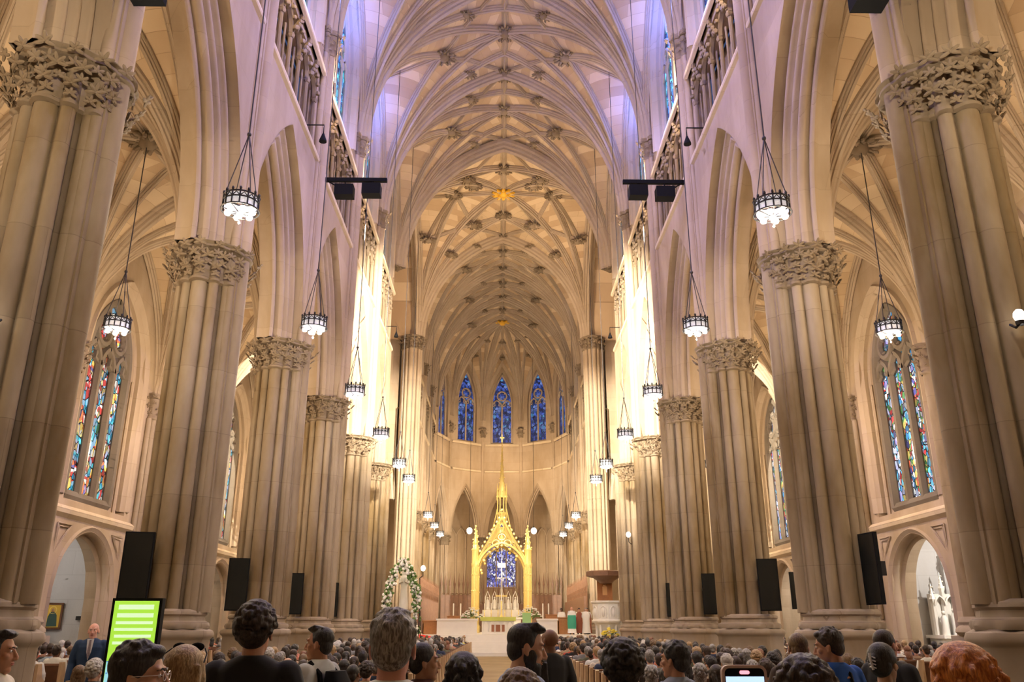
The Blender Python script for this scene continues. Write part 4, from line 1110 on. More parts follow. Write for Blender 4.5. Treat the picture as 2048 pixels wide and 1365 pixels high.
# statue with flower garland on the left pier
r = empty('statue', (-5.35, 47.15, 0), label='white statue on a tall pedestal framed by the flower garland', category='statue')
mb = MB(); mb.lathe([(.5, 0), (.5, .3), (.35, .4), (.32, 2.2), (.45, 2.4), (.45, 2.6)], seg=8); link('pedestal', mb.mesh('statue pedestal', [M['stone']]), r)
mb = MB(); mb.lathe([(.26, 2.6), (.24, 2.9), (.2, 3.4), (.17, 3.75), (.22, 4.05), (.24, 4.2), (.16, 4.35), (.07, 4.42), (.07, 4.5)], seg=14); mb.ball((0, 0, 4.62), (.11, .12, .15), 10, 8)
mb.tube([(-.2, 0, 4.2), (-.24, -.12, 3.95), (-.04, -.24, 4.05)], [.07, .06, .04], 7); mb.tube([(.2, 0, 4.2), (.24, -.12, 3.95), (.04, -.24, 4.05)], [.07, .06, .04], 7)
mb.lathe([(.16, 4.3), (.17, 4.6), (.13, 4.78), (.02, 4.83)], (0, .03), 12)
link('figure', mb.mesh('statue figure', [M['marble']]), r)
r = empty('garland', (-5.35, 46.3, 0), label='tall pointed arch of white roses and green leaves round the statue', category='flowers')
rnd = random.Random(6); f = MB(); g = MB(); st = MB()
for u, z, nu, nz in arch(.8, 2.3, 26):
    for q in range(9):
        p = (u+rnd.uniform(-.22, .22), rnd.uniform(-.2, .2), 2.75+z+rnd.uniform(-.2, .2))
        (f if rnd.random() < .55 else g).ball(p, (rnd.uniform(.05, .09),)*3, 6, 4)
for k in range(60):
    for sg in (-1, 1):
        p = (sg*.8+rnd.uniform(-.22, .22), rnd.uniform(-.2, .2), 1.3+1.5*rnd.random()); (f if rnd.random() < .55 else g).ball(p, (rnd.uniform(.05, .09),)*3, 6, 4)
link('roses', f.mesh('roses', [WHT]), r)['kind'] = 'stuff'; link('leaves', g.mesh('leaves', [LEAFM]), r)
st.tube([(-.95, 0, 0)]+[(u, 0, 2.75+z) for u, z, _, _ in arch(.95, 2.3, 10)]+[(.95, 0, 0)], .03, 6); link('frame', st.mesh('garland frame', [M['iron']]), r)
for x, z, y in ((-4.35, 4.75, 47.2), (7.05, 6.6, 47.4)):
    r = empty('globe_lamp', (x, y, z), label='lit globe on a bracket %s' % ('beside the flower garland' if x < 0 else 'above right of the pulpit'), category='lamp', group='globe lamps')
    mb = MB(); mb.ball((0, 0, 0), (.13, .13, .15), 12, 8); link('globe', mb.mesh('globe', [M['globe']]), r)
    mb = MB(); mb.tube([(0, 0, -.14), (0, 0, -.4), (-.2 if x < 0 else .2, .3, -.5)]+([(0, 0.3, -z)] if x < 0 else []), .025, 6); link('bracket', mb.mesh('globe bracket', [M['iron']]), r)

# ------------------------------------------------------------------ kiosk on the left
KI = r = empty('digital_kiosk', (-4.08, 9.6, 0), .04, label='upright digital signboard with bright green screen among the visitors', category='sign')
mb = MB(); mb.box(-.31, .31, -.05, .05, .12, 2.04); mb.box(-.34, .34, -.25, .25, 0, .06); mb.box(-.25, .25, -.06, .06, .05, .14); link('casing', mb.mesh('kiosk casing', [M['black']], smooth=0), r)
mb = MB(); mb.box(-.275, .275, -.056, -.05, .25, 2.01)
GS = plain('green screen', (.1,.2,.02), .3, emis=(.42, .78, .06), es=.75); sc_ = link('display', mb.mesh('kiosk display', [GS], smooth=0), r)
tm = plain('screen white', (.5,.5,.5), .3, emis=(.70, .95, .55), es=.72); bl = plain('screen blue', (.2,.4,.5), .3, emis=(.35, .75, .85), es=.65); dk = plain('screen ink', (.05,.1,.3), .3, emis=(.10, .28, .55), es=.8)
rnd = random.Random(5)
mb = MB(); z = 1.97
for k in range(9):                                          # blurred lines of text
    h = (.05, .045, .03, .03, .03, .03, .03, .03, .03)[k]; wdt = rnd.uniform(.18, .24); mb = MB(); mb.box(-wdt, wdt, -.06, -.056, z-h, z); z -= h+.04; link('text_line', mb.mesh('text line', [tm], smooth=0), sc_)
for q in ((-.10, .2, -.06, -.056, .95, 1.0), (-.25, .25, -.06, -.056, .86, .9), (-.25, .0, -.06, -.056, .78, .81)):
    mb = MB(); mb.box(*q); link('text_line', mb.mesh('text line', [tm], smooth=0), sc_)
for q in ((-.27, .1, -.06, -.056, 1.05, 1.38), (-.2, .1, -.06, -.056, .4, .72)):
    mb = MB(); mb.box(*q); link('picture_panel', mb.mesh('picture panel', [bl], smooth=0), sc_)
mb = MB()
for k in range(26):
    x = rnd.uniform(-.26, .06); z = rnd.uniform(1.07, 1.34); w = rnd.uniform(.01, .03); mb.box(x, x+w, -.063, -.06, z, z+w)
mb.box(-.27, .1, -.063, -.06, 1.375, 1.385)
link('picture_ink', mb.mesh('picture ink', [dk], smooth=0), sc_)

KI.scale = (.86, 1, .98)

# ------------------------------------------------------------------ chapel furnishings
CYW = 30.3+3.1-.02                                          # far side wall of the third chapel
FR = plain('picture frame', (.14,.05,.02), .4); IC = plain('icon gold', (.78,.50,.07), .35, .3); RB = plain('icon crimson', (.35,.03,.02), .6); GN = plain('icon green', (.03,.07,.05), .6); SK = plain('icon skin', (.5,.27,.13), .6)
for k, (x, w) in enumerate(((-18.15, .66), (-17.05, .70))):
    r = empty('painting', (x, CYW-.03, 1.62), label=('framed icon of a robed figure in red on gold, on the left chapel wall', 'framed icon of a robed figure in dark green on gold, on the left chapel wall')[k], category='painting', group='chapel icons')
    mb = MB(); a, h, t = w/2, .95, .07
    mb.box(-a, a, -.05, .02, 0, t); mb.box(-a, a, -.05, .02, h-t, h); mb.box(-a, -a+t, -.05, .02, t, h-t); mb.box(a-t, a, -.05, .02, t, h-t); link('frame', mb.mesh('frame', [FR], smooth=0), r)
    mb = MB(); mb.box(-a+t, a-t, -.02, .0, t, h-t); link('panel', mb.mesh('icon panel', [IC], smooth=0), r)
    mb = MB(); mb.add([(-.2, -.025, .1), (.2, -.025, .1), (.15, -.025, .5), (.06, -.025, .62), (-.1, -.025, .62), (-.18, -.025, .45)], [(0,1,2,3,4,5)]); link('robe', mb.mesh('robe', [GN if k else RB], smooth=0), r)
    mb = MB(); mb.ball((-.02, -.022, .68), (.06, .01, .08), 12, 6); link('face', mb.mesh('face', [SK]), r)
    mb = MB(); mb.tube([(-.02+.13*math.cos(2*PI*q/20), -.024, .69+.13*math.sin(2*PI*q/20)) for q in range(20)], .012, 5, closed=True); link('halo', mb.mesh('halo', [plain('bright gilt', (.95,.75,.25), .3, .5)]), r)
r = empty('plaque', (-15.95, CYW-.02, 1.95), label='small dark plaque on the side wall of the left chapel', category='plaque')
mb = MB(); mb.box(-.22, .22, -.04, .0, 0, .14); link('plate', mb.mesh('plate', [M['iron']], smooth=0), r)
r = empty('altar_rail', (-15.4, 28.6, 0), label='white carved balustrade before the left chapel', category='railing')
mb = MB(); mb.box(-1.1, 1.1, -.1, .1, .95, 1.06); mb.box(-1.1, 1.1, -.1, .1, 0, .12); link('rail', mb.mesh('rail', [M['marble']], smooth=0), r)
for k in range(6):
    mb = MB(); mb.lathe([(.05, .1), (.09, .3), (.05, .5), (.08, .8), (.05, .96)], (-1+.4*k, 0), 8); link('baluster', mb.mesh('baluster', [M['marble']]), r)
r = empty('side_altar', (-17.7, 32.4, 0), label='brown chapel altar with white cloth under the two icons', category='altar')
mb = MB(); mb.box(-.9, .9, -.4, .4, 0, 1.15); link('table', mb.mesh('side altar table', [M['pewend']], smooth=0), r)
mb = MB(); mb.box(-.95, .95, -.45, .45, 1.15, 1.19); link('cloth', mb.mesh('side altar cloth', [plain('blue white cloth', (.45,.55,.68), .7)], smooth=0), r)
mb = MB()
# right chapel shrine
r = empty('shrine', (17.15, CYW-.75, 0), label='white marble shrine with pinnacles and standing figures in the right chapel', category='shrine')
mb = MB(); mb.box(-.95, .95, -.6, .6, 0, 1.3); mb.box(-1.05, 1.05, -.7, .7, 1.3, 1.42); link('altar_block', mb.mesh('shrine altar', [M['marble']], smooth=0), r)
mb = MB(); mb.box(-.85, .85, .3, .55, 1.4, 2.9)
for k, (x, h) in enumerate(((-.8, 3.3), (-.4, 3.7), (0, 4.6), (.4, 3.7), (.8, 3.3))):
    mb.lathe([(.1, 1.4), (.1, h-.7), (.14, h-.6), (.08, h-.5), (.01, h)], (x, .25), 6)
    for q in range(5): mb.ball((x+.09*(-1)**q*(1-q/6), .2, h-.55+.1*q), .035, 5, 4)
for x in (-.6, -.2, .2, .6): sweep_arch(mb, .17, .3, 2.5, [(.05, .1), (0, .06), (0, .3)], lambda u, z, d: (u, d, z), 5, uc=x)
link('reredos', mb.mesh('shrine reredos', [M['marble']]), r)
for x, k in ((-.6, .9), (-.2, 1.0), (.2, 1.05), (.6, .9)):
    mb = MB(); mb.lathe([(.14, 1.42), (.12, 1.7), (.13, 1.42+.65*k), (.06, 1.42+.78*k)], (x, .0), 10); mb.ball((x, 0, 1.42+.88*k), .075, 8, 6); link('figure', mb.mesh('shrine figure', [M['marble']]), r)
# ------------------------------------------------------------------ pews
def pew_parts(L):
    out = {}
    mb = MB(); mb.box(0, L, -.22, .2, .35, .385); mb.box(0, L, .16, .2, 0, .35); out['seat'] = mb.mesh('pew seat', [M['wood']], smooth=0)
    mb = MB(); mb.add([(0, -.24, .42), (L, -.24, .42), (L, -.32, .93), (0, -.32, .93), (0, -.28, .42), (L, -.28, .42), (L, -.37, .93), (0, -.37, .93)], [(0,1,2,3),(7,6,5,4),(0,4,5,1),(1,5,6,2),(2,6,7,3),(3,7,4,0)])
    mb.box(-.02, L+.02, -.40, -.30, .93, .97); out['backrest'] = mb.mesh('pew back', [M['wood']], smooth=0)
    mb = MB(); mb.prism([(-.4, 0), (.24, 0), (.24, .5), (.0, .6), (-.2, .75), (-.28, 1.0), (-.42, 1.0)], -.03, .03)
    mb.v = [(z, x, y) for x, y, z in mb.v]; out['end_panel'] = mb.mesh('pew end', [M['pewend']], smooth=0)
    return out
PW = pew_parts(4.5); PA = pew_parts(3.9)
def pew(x, y, parts, L, label, group):
    r = empty('pew', (x, y, 0), label=label, category='pew', group=group)
    link('seat', parts['seat'], r); link('backrest', parts['backrest'], r)
    link('end_panel', parts['end_panel'], r, (0, 0, 0)); link('end_panel', parts['end_panel'], r, (L, 0, 0))
ROWS = [10.9+.95*k for k in range(36)]
NUM = lambda k: ORD[k] if k < 12 else 'number %d' % (k+1)
for s in (-1, 1):
    for k, y in enumerate(ROWS):
        pew(1.55 if s > 0 else -6.05, y, PW, 4.5, 'dark pew with pale end panels, %s side of the nave, row %d from the back' % (SIDE[s], k+1), 'nave pews')
    for k, y in enumerate([14.5+.95*j for j in range(30)]):
        if any(abs(y-p) < .0 for p in PY): continue
        pew(9.35 if s > 0 else -13.25, y, PA, 3.9, 'dark wooden pew in the %s aisle, row %d from the back' % (SIDE[s], k+1), 'aisle pews')
# ------------------------------------------------------------------ people
def fuse(mb, voxel, it=4, fac=.5):
    me = mb.mesh('tmp', smooth=0, recalc=False); o = bpy.data.objects.new('tmp', me); COL.objects.link(o)
    m = o.modifiers.new('r', 'REMESH'); m.mode = 'VOXEL'; m.voxel_size = voxel; m.use_smooth_shade = True
    q = o.modifiers.new('s', 'SMOOTH'); q.iterations = it; q.factor = fac
    dg = bpy.context.evaluated_depsgraph_get(); dg.update()
    out = bpy.data.meshes.new_from_object(o.evaluated_get(dg))
    bpy.data.objects.remove(o); bpy.data.meshes.remove(me)
    for p in out.polygons: p.use_smooth = True
    return out
def vf(me): return [v.co.copy() for v in me.vertices], [tuple(p.vertices) for p in me.polygons]
def loft(mb, secs, seg=18, pw=2.4):
    vs = []
    for cx, cy, z, rx, ry in secs:
        for k in range(seg):
            w = 2*PI*k/seg; c, s = math.cos(w), math.sin(w)
            vs.append((cx+rx*math.copysign(abs(c)**(2/pw), c), cy+ry*math.copysign(abs(s)**(2/pw), s), z))
    n = len(secs); fs = [(i*seg+k, i*seg+(k+1) % seg, (i+1)*seg+(k+1) % seg, (i+1)*seg+k) for i in range(n-1) for k in range(seg)]
    fs += [tuple(range(seg-1, -1, -1)), tuple((n-1)*seg+k for k in range(seg))]
    mb.add(vs, fs)
def chain(mb, pts, rs, seg=10):
    mb.tube(pts, rs, seg)
    for p, r in zip(pts, rs): mb.ball(p, r*1.0, 10, 7)
# head: origin at mid skull, looks to +y
def head_mesh(fem=False):
    mb = MB(); f = .94 if fem else 1
    mb.ball((0, -.012, .03), (.074*f, .094, .086), 20, 14)
    mb.ball((0, .022, -.04), (.060*f, .070, .088), 18, 12)
    mb.ball((0, .055, -.098), (.036*f, .034, .027), 12, 8)
    mb.ball((0, .012, -.075), (.054*f, .06, .045), 14, 10)
    mb.tube([(0, .084, .022), (0, .098, -.005), (0, .112, -.030)], [.008, .010, .013], 8); mb.ball((0, .107, -.034), (.016, .014, .011), 8, 6)
    for s in (-1, 1):
        mb.ball((s*.012, .100, -.037), (.009, .010, .008), 8, 6)
        mb.ball((s*.030, .075, .034), (.026, .014, .009), 10, 6)
        mb.ball((s*.042*f, .058, -.018), (.022, .022, .022), 10, 7)
        mb.ball((s*.031, .072, .010), (.017, .014, .012), 10, 7)
        e = Matrix.Rotation(s*.35, 3, 'Z')
        mb.ball((s*.077*f, -.008, -.005), (.009, .021, .033), 10, 8, rot=e); mb.ball((s*.079*f, -.002, -.030), (.008, .012, .014), 8, 6)
    mb.ball((0, .084, -.058), (.024, .013, .007), 10, 6); mb.ball((0, .082, -.068), (.021, .013, .008), 10, 6)
    k = .86 if fem else 1
    mb.tube([(0, -.012, -.05), (0, -.02, -.12), (0, -.03, -.20), (0, -.035, -.24)], [.052*k, .054*k, .062*k, .08*k], 16)
    return fuse(mb, .0055, 3)
HEAD = {False: vf(head_mesh()), True: vf(head_mesh(True))}
HC = 1.607                                     # head centre height in a 1.75 m body
def hand(mb, p, d, side, curl=.4):
    """palm and five bent fingers; p wrist, d direction of the forearm, side = thumb side vector"""
    d = Vector(d).normalized(); sd = Vector(side).normalized(); nrm = d.cross(sd).normalized(); p = Vector(p)
    pm = p+d*.05
    mb.tube([p, p+d*.045, p+d*.09], [.024, .034, .032], 8); mb.ball(pm, (.035, .035, .03), 8, 6)
    for k, (o, L) in enumerate(((.030, .075), (.011, .085), (-.010, .08), (-.029, .062))):
        a = p+d*.09+sd*o; b = a+d*L*.5-nrm*.01*curl*3; c = b+d*L*.35-nrm*.03*curl*2; e = c+d*L*.12-nrm*.03*curl*2
        mb.tube([a, b, c, e], [.010, .0095, .0085, .007], 6)
    t = p+d*.03+sd*.028; mb.tube([t, t+sd*.028+d*.025-nrm*.012, t+sd*.036+d*.055-nrm*.025], [.012, .011, .008], 6)
def body_mb(pose='stand', g=0.0, hands=True):
    """g = growth for clothing"""
    mb = MB()
    if pose in ('stand', 'hold'):
        loft(mb, [(0, 0, .80, .15+g, .10+g), (0, 0, .92, .168+g, .112+g), (0, 0, 1.06, .148+g, .098+g), (0, .005, 1.24, .168+g, .112+g), (0, 0, 1.36, .182+g, .108+g), (0, -.01, 1.43, .165+g, .085+g), (0, -.02, 1.475, .10+g, .065+g), (0, -.025, 1.50, .06+g*.5, .055+g*.5)])
        for s in (-1, 1):
            if pose == 'stand':
                A = [(s*.175, -.01, 1.405), (s*.225, -.02, 1.26), (s*.245, -.03, 1.12), (s*.25, .02, .99), (s*.255, .06, .87)]
            else:
                A = [(s*.175, -.01, 1.405), (s*.22, .03, 1.25), (s*.21, .12, 1.15), (s*.15, .28, 1.27), (s*.075, .44, 1.42)]
            if g == 0: chain(mb, A, [.056, .050, .040, .035, .026])
            if g == 0 and hands:
                if pose == 'stand': hand(mb, A[-1], (s*.02, .05, -1), (0, 1, 0))
                else: hand(mb, A[-1], (-s*.15, .35, .9), (-s*.3, -.8, .4), .9)
            if g == 0:
                chain(mb, [(s*.085, 0, .88), (s*.095, .01, .66), (s*.098, .012, .48), (s*.1, -.01, .30), (s*.1, -.025, .09)], [.088, .074, .054, .052, .036])
                mb.ball((s*.105, .05, .045), (.042, .12, .04), 10, 7)
    return mb
def sleeve(mb, pose, g, long):
    for s in (-1, 1):
        if pose == 'stand': A = [(s*.175, -.01, 1.405), (s*.225, -.02, 1.26), (s*.245, -.03, 1.12), (s*.25, .02, .99), (s*.255, .06, .87)]
        elif pose == 'hold': A = [(s*.175, -.01, 1.405), (s*.22, .03, 1.25), (s*.21, .12, 1.15), (s*.15, .28, 1.27), (s*.075, .44, 1.42)]
        else: A = [(s*.175, -.01, .985), (s*.225, .0, .83), (s*.235, .03, .70), (s*.19, .18, .64), (s*.12, .30, .62)]
        R = [.056, .052, .044, .038, .03]
        n = 5 if long else 3
        chain(mb, A[:n], [r+g+.004 for r in R[:n]])
        if not long: mb.tube([A[1], Vector(A[1]).lerp(Vector(A[2]), .6)], [R[1]+g+.012, R[2]+g+.014], 10)
def seated_mb(g=0.0, full=True):
    mb = MB()
    loft(mb, [(0, -.02, .44, .17+g, .13+g), (0, -.02, .52, .172+g, .125+g), (0, -.01, .66, .150+g, .105+g), (0, 0, .82, .168+g, .112+g), (0, 0, .94, .182+g, .108+g), (0, -.01, 1.01, .165+g, .085+g), (0, -.02, 1.055, .10+g, .065+g), (0, -.025, 1.08, .06+g*.5, .055+g*.5)])
    if full:
        for s in (-1, 1):
            chain(mb, [(s*.175, -.01, .985), (s*.225, .0, .83), (s*.235, .03, .70), (s*.19, .18, .64), (s*.12, .30, .62)], [.056, .050, .040, .035, .027])
            hand(mb, (s*.12, .30, .62), (-s*.3, 1, -.25), (-s*.8, .2, .3))
            chain(mb, [(s*.09, .0, .53), (s*.11, .25, .54), (s*.12, .44, .52)], [.088, .076, .058]); chain(mb, [(s*.12, .44, .52), (s*.12, .45, .3), (s*.12, .42, .09)], [.058, .052, .036])
            mb.ball((s*.12, .5, .045), (.042, .12, .04), 10, 7)
    return mb
BV = {'stand': vf(fuse(body_mb('stand'), .012, 3)), 'hold': vf(fuse(body_mb('hold'), .010, 2)), 'sit': vf(fuse(seated_mb(), .018, 3))}
SITDZ = -.42
def body_mesh(pose, fem, yaw, tilt=0, name='body'):
    mb = MB(); mb.add(*BV[pose])
    z = HC+(SITDZ if pose == 'sit' else 0)
    mb.tf = Matrix.Translation((0, -.005, z-.12)) @ Matrix.Rotation(yaw, 4, 'Z') @ Matrix.Rotation(tilt, 4, 'X') @ Matrix.Translation((0, .0, .12))
    mb.add(*HEAD[fem]); mb.tf = None
    me = mb.mesh(name, smooth=3.0)
    return me
def head_tf(pose, yaw, tilt=0):
    z = HC+(SITDZ if pose == 'sit' else 0)
    return Matrix.Translation((0, -.005, z-.12)) @ Matrix.Rotation(yaw, 4, 'Z') @ Matrix.Rotation(tilt, 4, 'X') @ Matrix.Translation((0, .0, .12))
def shirt_mesh(pose, long=False, g=.016, loose=0):
    mb = seated_mb(g, False) if pose == 'sit' else body_mb(pose, g)
    sleeve(mb, pose, g, long)
    return fuse(mb, .012, 3)
def trouser_mesh(pose, g=.014):
    mb = MB()
    if pose == 'sit':
        loft(mb, [(0, -.02, .43, .19, .15), (0, -.02, .55, .19, .145), (0, -.01, .62, .165, .12)])
        for s in (-1, 1): chain(mb, [(s*.09, .0, .53), (s*.11, .25, .54), (s*.12, .44, .52)], [.104, .09, .072]); chain(mb, [(s*.12, .44, .52), (s*.12, .45, .3), (s*.12, .42, .12)], [.072, .066, .056])
    else:
        loft(mb, [(0, 0, .78, .16, .115), (0, 0, .92, .186, .13), (0, 0, 1.02, .166, .116)])
        for s in (-1, 1): chain(mb, [(s*.085, 0, .88), (s*.095, .01, .66), (s*.098, .012, .48), (s*.1, -.01, .30), (s*.1, -.025, .12)], [.104, .09, .072, .066, .058])
    return fuse(mb, .014, 3)
def shoe_mesh(pose):
    mb = MB()
    for s in (-1, 1):
        x, y = (s*.12, .5) if pose == 'sit' else (s*.105, .05)
        mb.ball((x, y, .05), (.05, .135, .055), 12, 8); mb.box(x-.045, x+.045, y-.12, y+.12, 0, .03)
    return mb.mesh('shoes')
# hair, in head space
def hair_mesh(kind, seed=1):
    rnd = random.Random(seed); mb = MB()
    def cap(gx=0, low=0):
        mb.ball((0, -.026, .048), (.080+gx, .094+gx, .082+gx), 18, 12)
        mb.ball((0, -.055, -.005+low), (.070+gx, .056+gx, .075), 14, 10)
        for s in (-1, 1): mb.ball((s*.064, -.012, .032), (.018+gx, .045, .04), 10, 7)
    if kind == 'bald': 
        mb.ball((0, -.06, -.02), (.068, .046, .045), 12, 8); vox = .005
        for s in (-1, 1): mb.ball((s*.066, -.02, .0), (.016, .035, .035), 10, 7)
    elif kind == 'buzz': cap(-.002); vox = .006
    elif kind == 'short':
        cap(.006); mb.ball((0, .048, .098), (.055, .036, .026), 12, 8); vox = .006
        for k in range(60):
            w = rnd.uniform(0, 2*PI); p = rnd.uniform(.1, 1.3)
            mb.ball((.083*math.cos(p)*math.cos(w), -.026+.098*math.cos(p)*math.sin(w)*.9, .048+.088*math.sin(p)), rnd.uniform(.010, .018), 6, 4)
    elif kind in ('curly', 'bigcurl'):
        b = .012 if kind == 'curly' else .02
        cap(b)
        for k in range(360):
            w = rnd.uniform(0, 2*PI); p = rnd.uniform(-.75, 1.5)
            x, y, z = math.cos(p)*math.cos(w), math.cos(p)*math.sin(w), math.sin(p)
            if y > .45 and z < .55: continue
            if z < -.1 and y > -.15: continue
            mb.ball(((.086+b)*x, -.026+(.1+b)*y, .04+(.095+b)*z), rnd.uniform(.010, .019), 6, 4)
        vox = .0055
    elif kind in ('long', 'longstraight'):
        cap(.01); loft(mb, [(0, -.05, -.30, .06, .022), (0, -.055, -.22, .085, .032), (0, -.055, -.10, .088, .048), (0, -.045, .0, .09, .07), (0, -.03, .06, .084, .09)], 20, 2)
        for k in range(26):
            x = -.08+.16*rnd.random(); mb.tube([(x, -.09, .05), (x*1.1, -.10, -.08), (x*.95, -.08, -.29-.05*rnd.random())], [.013, .013, .006], 6)
        for s in (-1, 1): mb.tube([(s*.066, .03, .07), (s*.083, .01, -.02), (s*.078, .0, -.14), (s*.06, -.02, -.26)], [.018, .02, .02, .012], 7)
        vox = .006
    elif kind == 'bob':
        cap(.016); loft(mb, [(0, -.035, -.12, .08, .058), (0, -.035, -.04, .094, .075), (0, -.03, .04, .095, .095), (0, -.02, .09, .07, .08)], 20, 2)
        for k in range(110):
            w = rnd.uniform(0, 2*PI); p = rnd.uniform(-.4, 1.5); x, y, z = math.cos(p)*math.cos(w), math.cos(p)*math.sin(w), math.sin(p)
            if y > .5 and z < .6: continue
            c = Vector((.096*x, -.03+.108*y, .038+.1*z)); d = Vector((rnd.uniform(-.3, .3), rnd.uniform(-.5, .2), -.6))*.06
            mb.tube([c, c+d*.5+Vector((x, y, z))*.006, c+d], [.010, .013, .006], 6)
        vox = .0055
    elif kind == 'pony':
        cap(.004); mb.ball((0, -.12, .04), .03, 10, 7)
        mb.tube([(0, -.12, .04), (0, -.155, -.02), (0, -.145, -.12), (0, -.12, -.24), (.005, -.11, -.34)], [.022, .034, .036, .028, .012], 10); vox = .006
        for k in range(10): mb.tube([(rnd.uniform(-.02, .02), -.14, 0), (rnd.uniform(-.03, .03), -.15, -.15), (rnd.uniform(-.03, .03), -.115, -.33)], [.012, .013, .005], 5)
    elif kind == 'bun':
        cap(.006); mb.ball((0, -.105, .02), (.045, .04, .055), 12, 8); vox = .006
        for k in range(14): mb.tube([(rnd.uniform(-.05, .05), -.085, .08), (rnd.uniform(-.03, .03), -.13, .02), (rnd.uniform(-.03, .03), -.10, -.04)], [.01, .013, .01], 6)
    elif kind == 'quiff':
        cap(-.001); mb.ball((0, .03, .108), (.062, .062, .028), 14, 8); vox = .0055
        for k in range(30): mb.tube([(rnd.uniform(-.05, .05), -.04, .115), (rnd.uniform(-.05, .05), .03, .13), (rnd.uniform(-.05, .05), .078, .108)], [.01, .012, .009], 6)
    elif kind == 'hat':
        cap(0); vox = .006
    return fuse(mb, vox, 2)
HAIRS = {}
def hair(kind):
    if kind not in HAIRS: HAIRS[kind] = hair_mesh(kind)
    return HAIRS[kind]
def hairmat(name, c, c2=None, rough=.5):
    m, nt, b = nodes(name); N = nt.nodes.new; L = nt.links.new
    tc = N('ShaderNodeTexCoord'); mp = N('ShaderNodeMapping'); mp.inputs['Scale'].default_value = (1, 1, .25); L(tc.outputs['Object'], mp.inputs[0])
    n = N('ShaderNodeTexNoise'); n.inputs['Scale'].default_value = 130; n.inputs['Detail'].default_value = 3; n.inputs['Distortion'].default_value = .6; L(mp.outputs[0], n.inputs['Vector'])
    mx = N('ShaderNodeMix'); mx.data_type = 'RGBA'; c2 = c2 or [min(1, v*2.6+.01) for v in c]
    cr = N('ShaderNodeMapRange'); cr.inputs[1].default_value = .38; cr.inputs[2].default_value = .66; L(n.outputs['Fac'], cr.inputs[0]); L(cr.outputs[0], mx.inputs[0])
    mx.inputs[6].default_value = (*c, 1); mx.inputs[7].default_value = (*c2, 1); L(mx.outputs[2], b.inputs['Base Color']); b.inputs['Roughness'].default_value = rough
    bp = N('ShaderNodeBump'); bp.inputs['Strength'].default_value = .7; bp.inputs['Distance'].default_value = .004; L(n.outputs['Fac'], bp.inputs['Height']); L(bp.outputs[0], b.inputs['Normal'])
    return m
HM = {'black': hairmat('black hair', (.008,.007,.007), (.035,.03,.028)), 'brown': hairmat('brown hair', (.022,.012,.008)), 'darkbrown': hairmat('dark brown hair', (.012,.007,.005), (.05,.03,.02)),
      'grey': hairmat('grey hair', (.09,.085,.08), (.42,.40,.38)), 'blonde': hairmat('blonde hair', (.20,.12,.05), (.50,.34,.17)), 'ginger': hairmat('ginger hair', (.33,.09,.015), (.75,.28,.06)),
      'sandy': hairmat('sandy hair', (.08,.045,.02), (.2,.12,.055)), 'white': hairmat('white hair', (.35,.33,.30), (.6,.58,.55)), 'auburn': hairmat('auburn hair', (.12,.045,.02), (.28,.12,.06))}
def skinm(name, c):
    m = plain(name, c, .55); b = m.node_tree.nodes['Principled BSDF']; b.inputs['Subsurface Weight'].default_value = .12; b.inputs['Subsurface Scale'].default_value = .01; b.inputs['Subsurface Radius'].default_value = (1, .35, .2)
    return m
SKN = {'light': skinm('light skin', (.62,.36,.25)), 'tan': skinm('tanned skin', (.50,.25,.15)), 'olive': skinm('olive skin', (.52,.29,.18)), 'brown': skinm('brown skin', (.20,.09,.05)), 'pink': skinm('pink skin', (.66,.34,.26))}
CM = {}
def cloth(name, c):
    if name not in CM: CM[name] = plain(name, c, .85, noise=.18, nscale=14)
    return CM[name]
SHM = {}
def shirt(pose, long):
    k = (pose, long)
    if k not in SHM: SHM[k] = shirt_mesh(pose, long)
    return SHM[k]
TRM = {p: trouser_mesh('sit' if p == 'sit' else 'stand') for p in ('stand', 'sit')}
SHOE = {p: shoe_mesh(p) for p in ('stand', 'sit')}
EYE = MB()
for s in (-1, 1): EYE.ball((s*.031, .0775, .010), (.0125, .0115, .0085), 12, 8)
EYE.cur = 1
for s in (-1, 1): EYE.ball((s*.031, .0865, .010), (.0055, .0035, .0055), 8, 6)
EYE_ME = EYE.mesh('eyes', [plain('eye white', (.75,.72,.68), .3), plain('iris', (.03,.018,.01), .2)])
BR = MB()
for s in (-1, 1): BR.tube([(s*.012, .093, .028), (s*.03, .090, .034), (s*.050, .073, .028)], [.003, .0045, .002], 5)
BROW_ME = BR.mesh('eyebrows')
LP = MB(); LP.ball((0, .0915, -.058), (.022, .008, .0045), 12, 6); LP.ball((0, .090, -.067), (.019, .009, .0055), 12, 6); LIP_ME = LP.mesh('lips', [plain('lips', (.42,.14,.11), .45)])
def beard_mesh(full=True):
    mb = MB(); mb.ball((0, .035, -.085), (.060, .062, .045), 14, 10); mb.ball((0, .055, -.115), (.042, .045, .04), 12, 8); mb.ball((0, .092, -.048), (.028, .012, .007), 10, 6)
    for s in (-1, 1): mb.ball((s*.056, .02, -.045), (.014, .04, .045), 10, 7)
    return fuse(mb, .006, 2)
def setm(o, *ms):
    me = o.data
    while len(me.materials) < len(ms): me.materials.append(None)
    for i, m in enumerate(ms):
        o.material_slots[i].link = 'OBJECT'; o.material_slots[i].material = m
    return o
sys_beard = None
